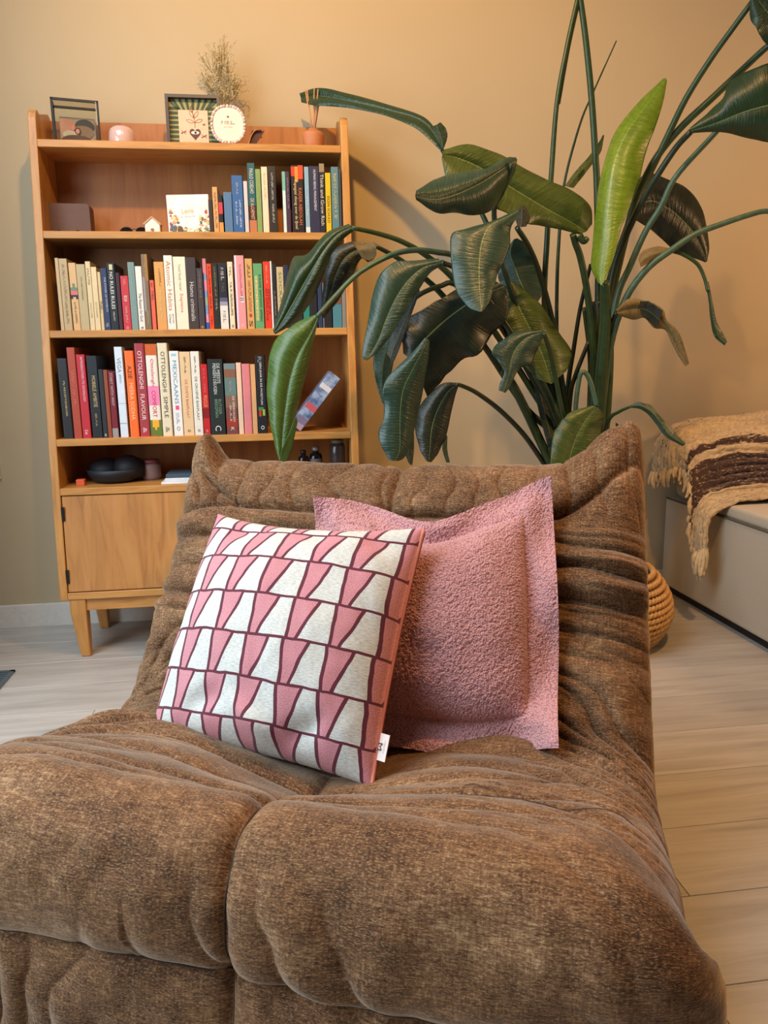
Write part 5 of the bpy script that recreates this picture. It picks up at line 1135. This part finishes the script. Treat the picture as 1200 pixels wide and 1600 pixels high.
leaf(2.02, three([(1078, 200), (1102, 180), (1126, 158), (1138, 131), (1160, 115), (1205, 95), (1270, 100), (1300, 140)], [(1080, 204), (1105, 197), (1130, 188), (1155, 178), (1180, 170), (1215, 162), (1270, 155), (1305, 150)], [(1080, 208), (1110, 206), (1132, 207), (1155, 213), (1180, 219), (1215, 222), (1270, 200), (1302, 160)]), LD, (.05, -.05), (.3, .35), lift=.2)
leaf(2.00, three([(1172, 2), (1174, 30), (1188, 58), (1215, 80), (1260, 85), (1300, 60)], [(1180, -6), (1195, 14), (1210, 30), (1235, 40), (1265, 44), (1302, 50)], [(1185, -20), (1210, -25), (1235, -15), (1260, 0), (1285, 15), (1304, 42)]), LD, (0, 0), (.3, .3), lift=.2)
leaf(2.40, three([(883, 290), (899, 268), (921, 243), (936, 222), (942, 211)], [(888, 292), (904, 272), (926, 246), (938, 228), (943, 211)], [(896, 294), (911, 275), (930, 250), (939, 236), (944, 212)]), LO, (0, .05), (.4, .4))
leaf(2.20, three([(963, 484), (984, 467), (1014, 472), (1036, 484), (1042, 500), (1060, 518), (1070, 545), (1077, 568)], [(964, 488), (986, 482), (1010, 484), (1030, 497), (1042, 510), (1054, 530), (1064, 552), (1074, 570)], [(966, 492), (988, 499), (1006, 496), (1022, 512), (1040, 516), (1049, 535), (1060, 556), (1071, 572)]), LDR, (0, 0), (-.4, .5), lift=.2)
leaf(2.20, three([(1000, 470), (1016, 472), (1036, 485)], [(1000, 482), (1014, 486), (1030, 500)], [(1002, 492), (1012, 500), (1026, 512)]), LV, (-.012, -.012), (-.3, .4), (10, 8))
leaf(2.15, three([(1102, 440), (1107, 470), (1110, 500), (1116, 525), (1132, 540)], [(1105, 440), (1110, 470), (1115, 502), (1123, 526), (1134, 537)], [(1107, 440), (1113, 470), (1119, 500), (1130, 522), (1136, 534)]), LD, (0, 0), (.3, .3))
leaf(2.16, three([(1046, 388), (1024, 385), (1004, 392), (997, 404)], [(1046, 394), (1024, 396), (1008, 404), (1000, 412)], [(1044, 398), (1026, 404), (1012, 412), (1001, 417)]), LDR, (0, 0), (.3, .3), (12, 8))
leaf(2.10, three([(986, 633), (998, 628), (1016, 634), (1034, 653), (1052, 674), (1071, 693)], [(986, 635), (1000, 634), (1016, 642), (1030, 658), (1046, 680), (1070, 695)], [(987, 637), (1000, 639), (1014, 649), (1026, 664), (1040, 682), (1066, 697)]), LD, (0, -.05), (.5, .5))
leaf(2.20, three([(926, 634), (890, 645), (876, 660), (864, 682), (860, 715), (858, 750)], [(932, 636), (916, 655), (902, 680), (893, 705), (888, 730), (884, 760)], [(938, 640), (943, 655), (938, 680), (928, 710), (918, 740), (906, 765)]), LO, (0, -.02), (.2, .3), lift=.15)
leaf(2.24, three([(962, 660), (962, 690), (966, 725), (975, 755)], [(968, 664), (975, 695), (980, 725), (984, 755)], [(974, 668), (988, 700), (993, 728), (990, 752)]), LT, (0, 0), (.25, .3))
leaf(2.22, three([(968, 684), (969, 672), (972, 662)], [(971, 685), (972, 674), (973, 661)], [(973, 684), (975, 674), (974, 662)]), LG, (0, 0), (.2, .2), (8, 4))
leaf(2.1, three([(1245, 335), (1275, 320), (1310, 330), (1330, 370), (1330, 420)], [(1245, 340), (1275, 345), (1300, 365), (1315, 395), (1328, 425)], [(1245, 346), (1265, 370), (1285, 395), (1305, 415), (1326, 428)]), LD, (0, 0), (.3, .3))
# dark sheath leaves low in the clump
leaf(2.28, three([(822, 578), (836, 620), (848, 668), (860, 715)], [(832, 580), (846, 625), (858, 672), (868, 720)], [(842, 590), (856, 635), (868, 680), (878, 722)]), LV, (.03, 0), (.3, .3), (14, 8))
leaf(2.3, three([(842, 584), (852, 625), (862, 670), (870, 715)], [(856, 584), (866, 630), (872, 676), (878, 720)], [(866, 590), (878, 640), (882, 685), (886, 722)]), LD, (.03, 0), (.3, .3), (14, 8))
# stalks
cY = PYb
def base(px): return [(px, 690), (px+(918-px)*.3, 780)]
stalk([(905, -14), (886, 72), (870, 162), (861, 279), (855, 370), (851, 480), (866, 590)]+base(888), (2.34, 2.36, 2.38), (.006, .012))
stalk([(905, -14), (903, 0), (887, 72), (871, 162)], (2.338, 2.358), (.0085, .0085))
stalk([(905, -14), (915, 60), (924, 150), (930, 240), (933, 300), (935, 450), (930, 590)]+base(922), (2.34, 2.40, 2.40), (.009, .013))
stalk([(963, 64), (927, 144), (906, 195), (882, 285), (874, 365), (870, 459), (872, 560)]+base(890), (2.52, 2.46, 2.40), (.002, .009))
stalk([(895, 366), (899, 380), (907, 403), (917, 453), (925, 520), (928, 590)]+base(922), (2.26, 2.36), (.010, .013))
stalk([(905, 368), (912, 377), (918, 372)], (2.25, 2.25), (.011, .008))
stalk([(923, 413), (907, 480), (896, 547), (888, 600)]+base(884), (2.42, 2.42), (.006, .010), ST2)
stalk([(920, 533), (899, 587), (891, 619)]+base(888), (2.38, 2.38), (.007, .009), ST2)
stalk([(808, 356), (827, 387), (843, 427), (861, 493), (872, 560)]+base(892), (2.05, 2.30, 2.38), (.007, .011), ST2)
stalk([(1176, 2), (1140, 51), (1110, 93), (1074, 150), (1050, 198), (1026, 249), (1006, 290), (984, 345), (960, 414), (938, 500), (930, 600)]+base(926), (2.02, 2.30, 2.38), (.007, .013))
stalk([(1225, 55), (1200, 72), (1164, 105), (1110, 156), (1068, 195), (1032, 237), (1008, 279), (988, 330), (965, 420), (948, 500), (938, 600)]+base(930), (2.06, 2.28, 2.40), (.008, .014))
stalk([(1080, 205), (1056, 231), (1026, 276), (1002, 318), (975, 375), (957, 430), (944, 520), (934, 610)]+base(928), (2.08, 2.30, 2.36), (.008, .013), ST2)
stalk([(1145, 178), (1110, 216), (1056, 276), (1032, 324), (1008, 363), (984, 417), (963, 469), (946, 580)]+base(936), (2.10, 2.24, 2.36), (.007, .012), ST3)
stalk([(1250, 338), (1200, 330), (1170, 336), (1128, 350), (1086, 366), (1050, 390), (1011, 420), (978, 466), (956, 530), (944, 610)]+base(936), (2.10, 2.16, 2.36), (.007, .012), ST3)
stalk([(1050, 392), (1068, 398), (1090, 413), (1101, 435), (1106, 455)], (2.17, 2.15), (.006, .005))
stalk([(690, 233), (725, 292), (757, 342), (790, 430), (830, 540)]+base(868), (2.38, 2.34, 2.40), (.006, .011))
stalk([(800, 256), (785, 300), (772, 335), (790, 430), (836, 560)]+base(876), (2.08, 2.24, 2.40), (.006, .010), ST2)
stalk([(550, 356), (587, 364), (627, 377), (667, 400), (709, 436), (760, 500), (825, 600)]+base(876), (2.08, 2.22, 2.40), (.006, .011))
stalk([(586, 384), (621, 403), (656, 429), (691, 461), (757, 541), (820, 636)]+base(872), (2.18, 2.26, 2.40), (.006, .012), ST2)
stalk([(496, 494), (520, 467), (560, 427), (608, 400), (645, 391), (683, 394), (717, 404), (772, 452), (840, 580)]+base(886), (2.00, 2.14, 2.40), (.006, .010), ST3)
stalk([(690, 410), (720, 425), (772, 480), (840, 590)]+base(880), (2.06, 2.2, 2.40), (.007, .010), ST2)
stalk([(628, 505), (640, 476), (658, 459), (688, 447), (714, 446), (775, 500), (842, 610)]+base(880), (2.16, 2.22, 2.40), (.006, .010), ST2)
stalk([(713, 601), (722, 603), (745, 614), (780, 640), (815, 675), (842, 712), (880, 770)], (2.12, 2.25, 2.40), (.006, .009), ST2)
stalk([(784, 579), (800, 600), (820, 638), (844, 689), (862, 726), (890, 780)], (2.28, 2.36), (.013, .015))
stalk([(850, 520), (862, 560), (878, 640)]+base(892), (2.10, 2.34), (.006, .010))
stalk([(832, 477), (850, 540), (872, 620)]+base(890), (2.30, 2.38), (.006, .010), ST2)
stalk([(945, 440), (946, 500), (940, 580)]+base(934), (2.18, 2.36), (.014, .022))
stalk([(985, 338), (972, 400), (955, 470), (940, 560)]+base(930), (2.44, 2.40), (.006, .010), ST2)
stalk([(963, 488), (952, 520), (944, 600)]+base(936), (2.22, 2.36), (.007, .012), ST2)
stalk([(986, 635), (968, 643), (952, 655), (942, 690), (930, 760)], (2.12, 2.34), (.004, .008))
stalk([(899, 660), (900, 630), (904, 598), (908, 583), (916, 584), (924, 602), (932, 636)], (2.24, 2.22), (.007, .008), ST3)
stalk([(935, 470), (938, 520), (934, 600), (928, 690), (922, 780)], (2.38, 2.38), (.020, .034), ST2)
stalk([(950, 480), (950, 560), (945, 640), (938, 700), (928, 780)], (2.37, 2.37), (.016, .026))
stalk([(912, 480), (922, 560), (922, 640), (920, 700), (918, 780)], (2.40, 2.40), (.006, .016))
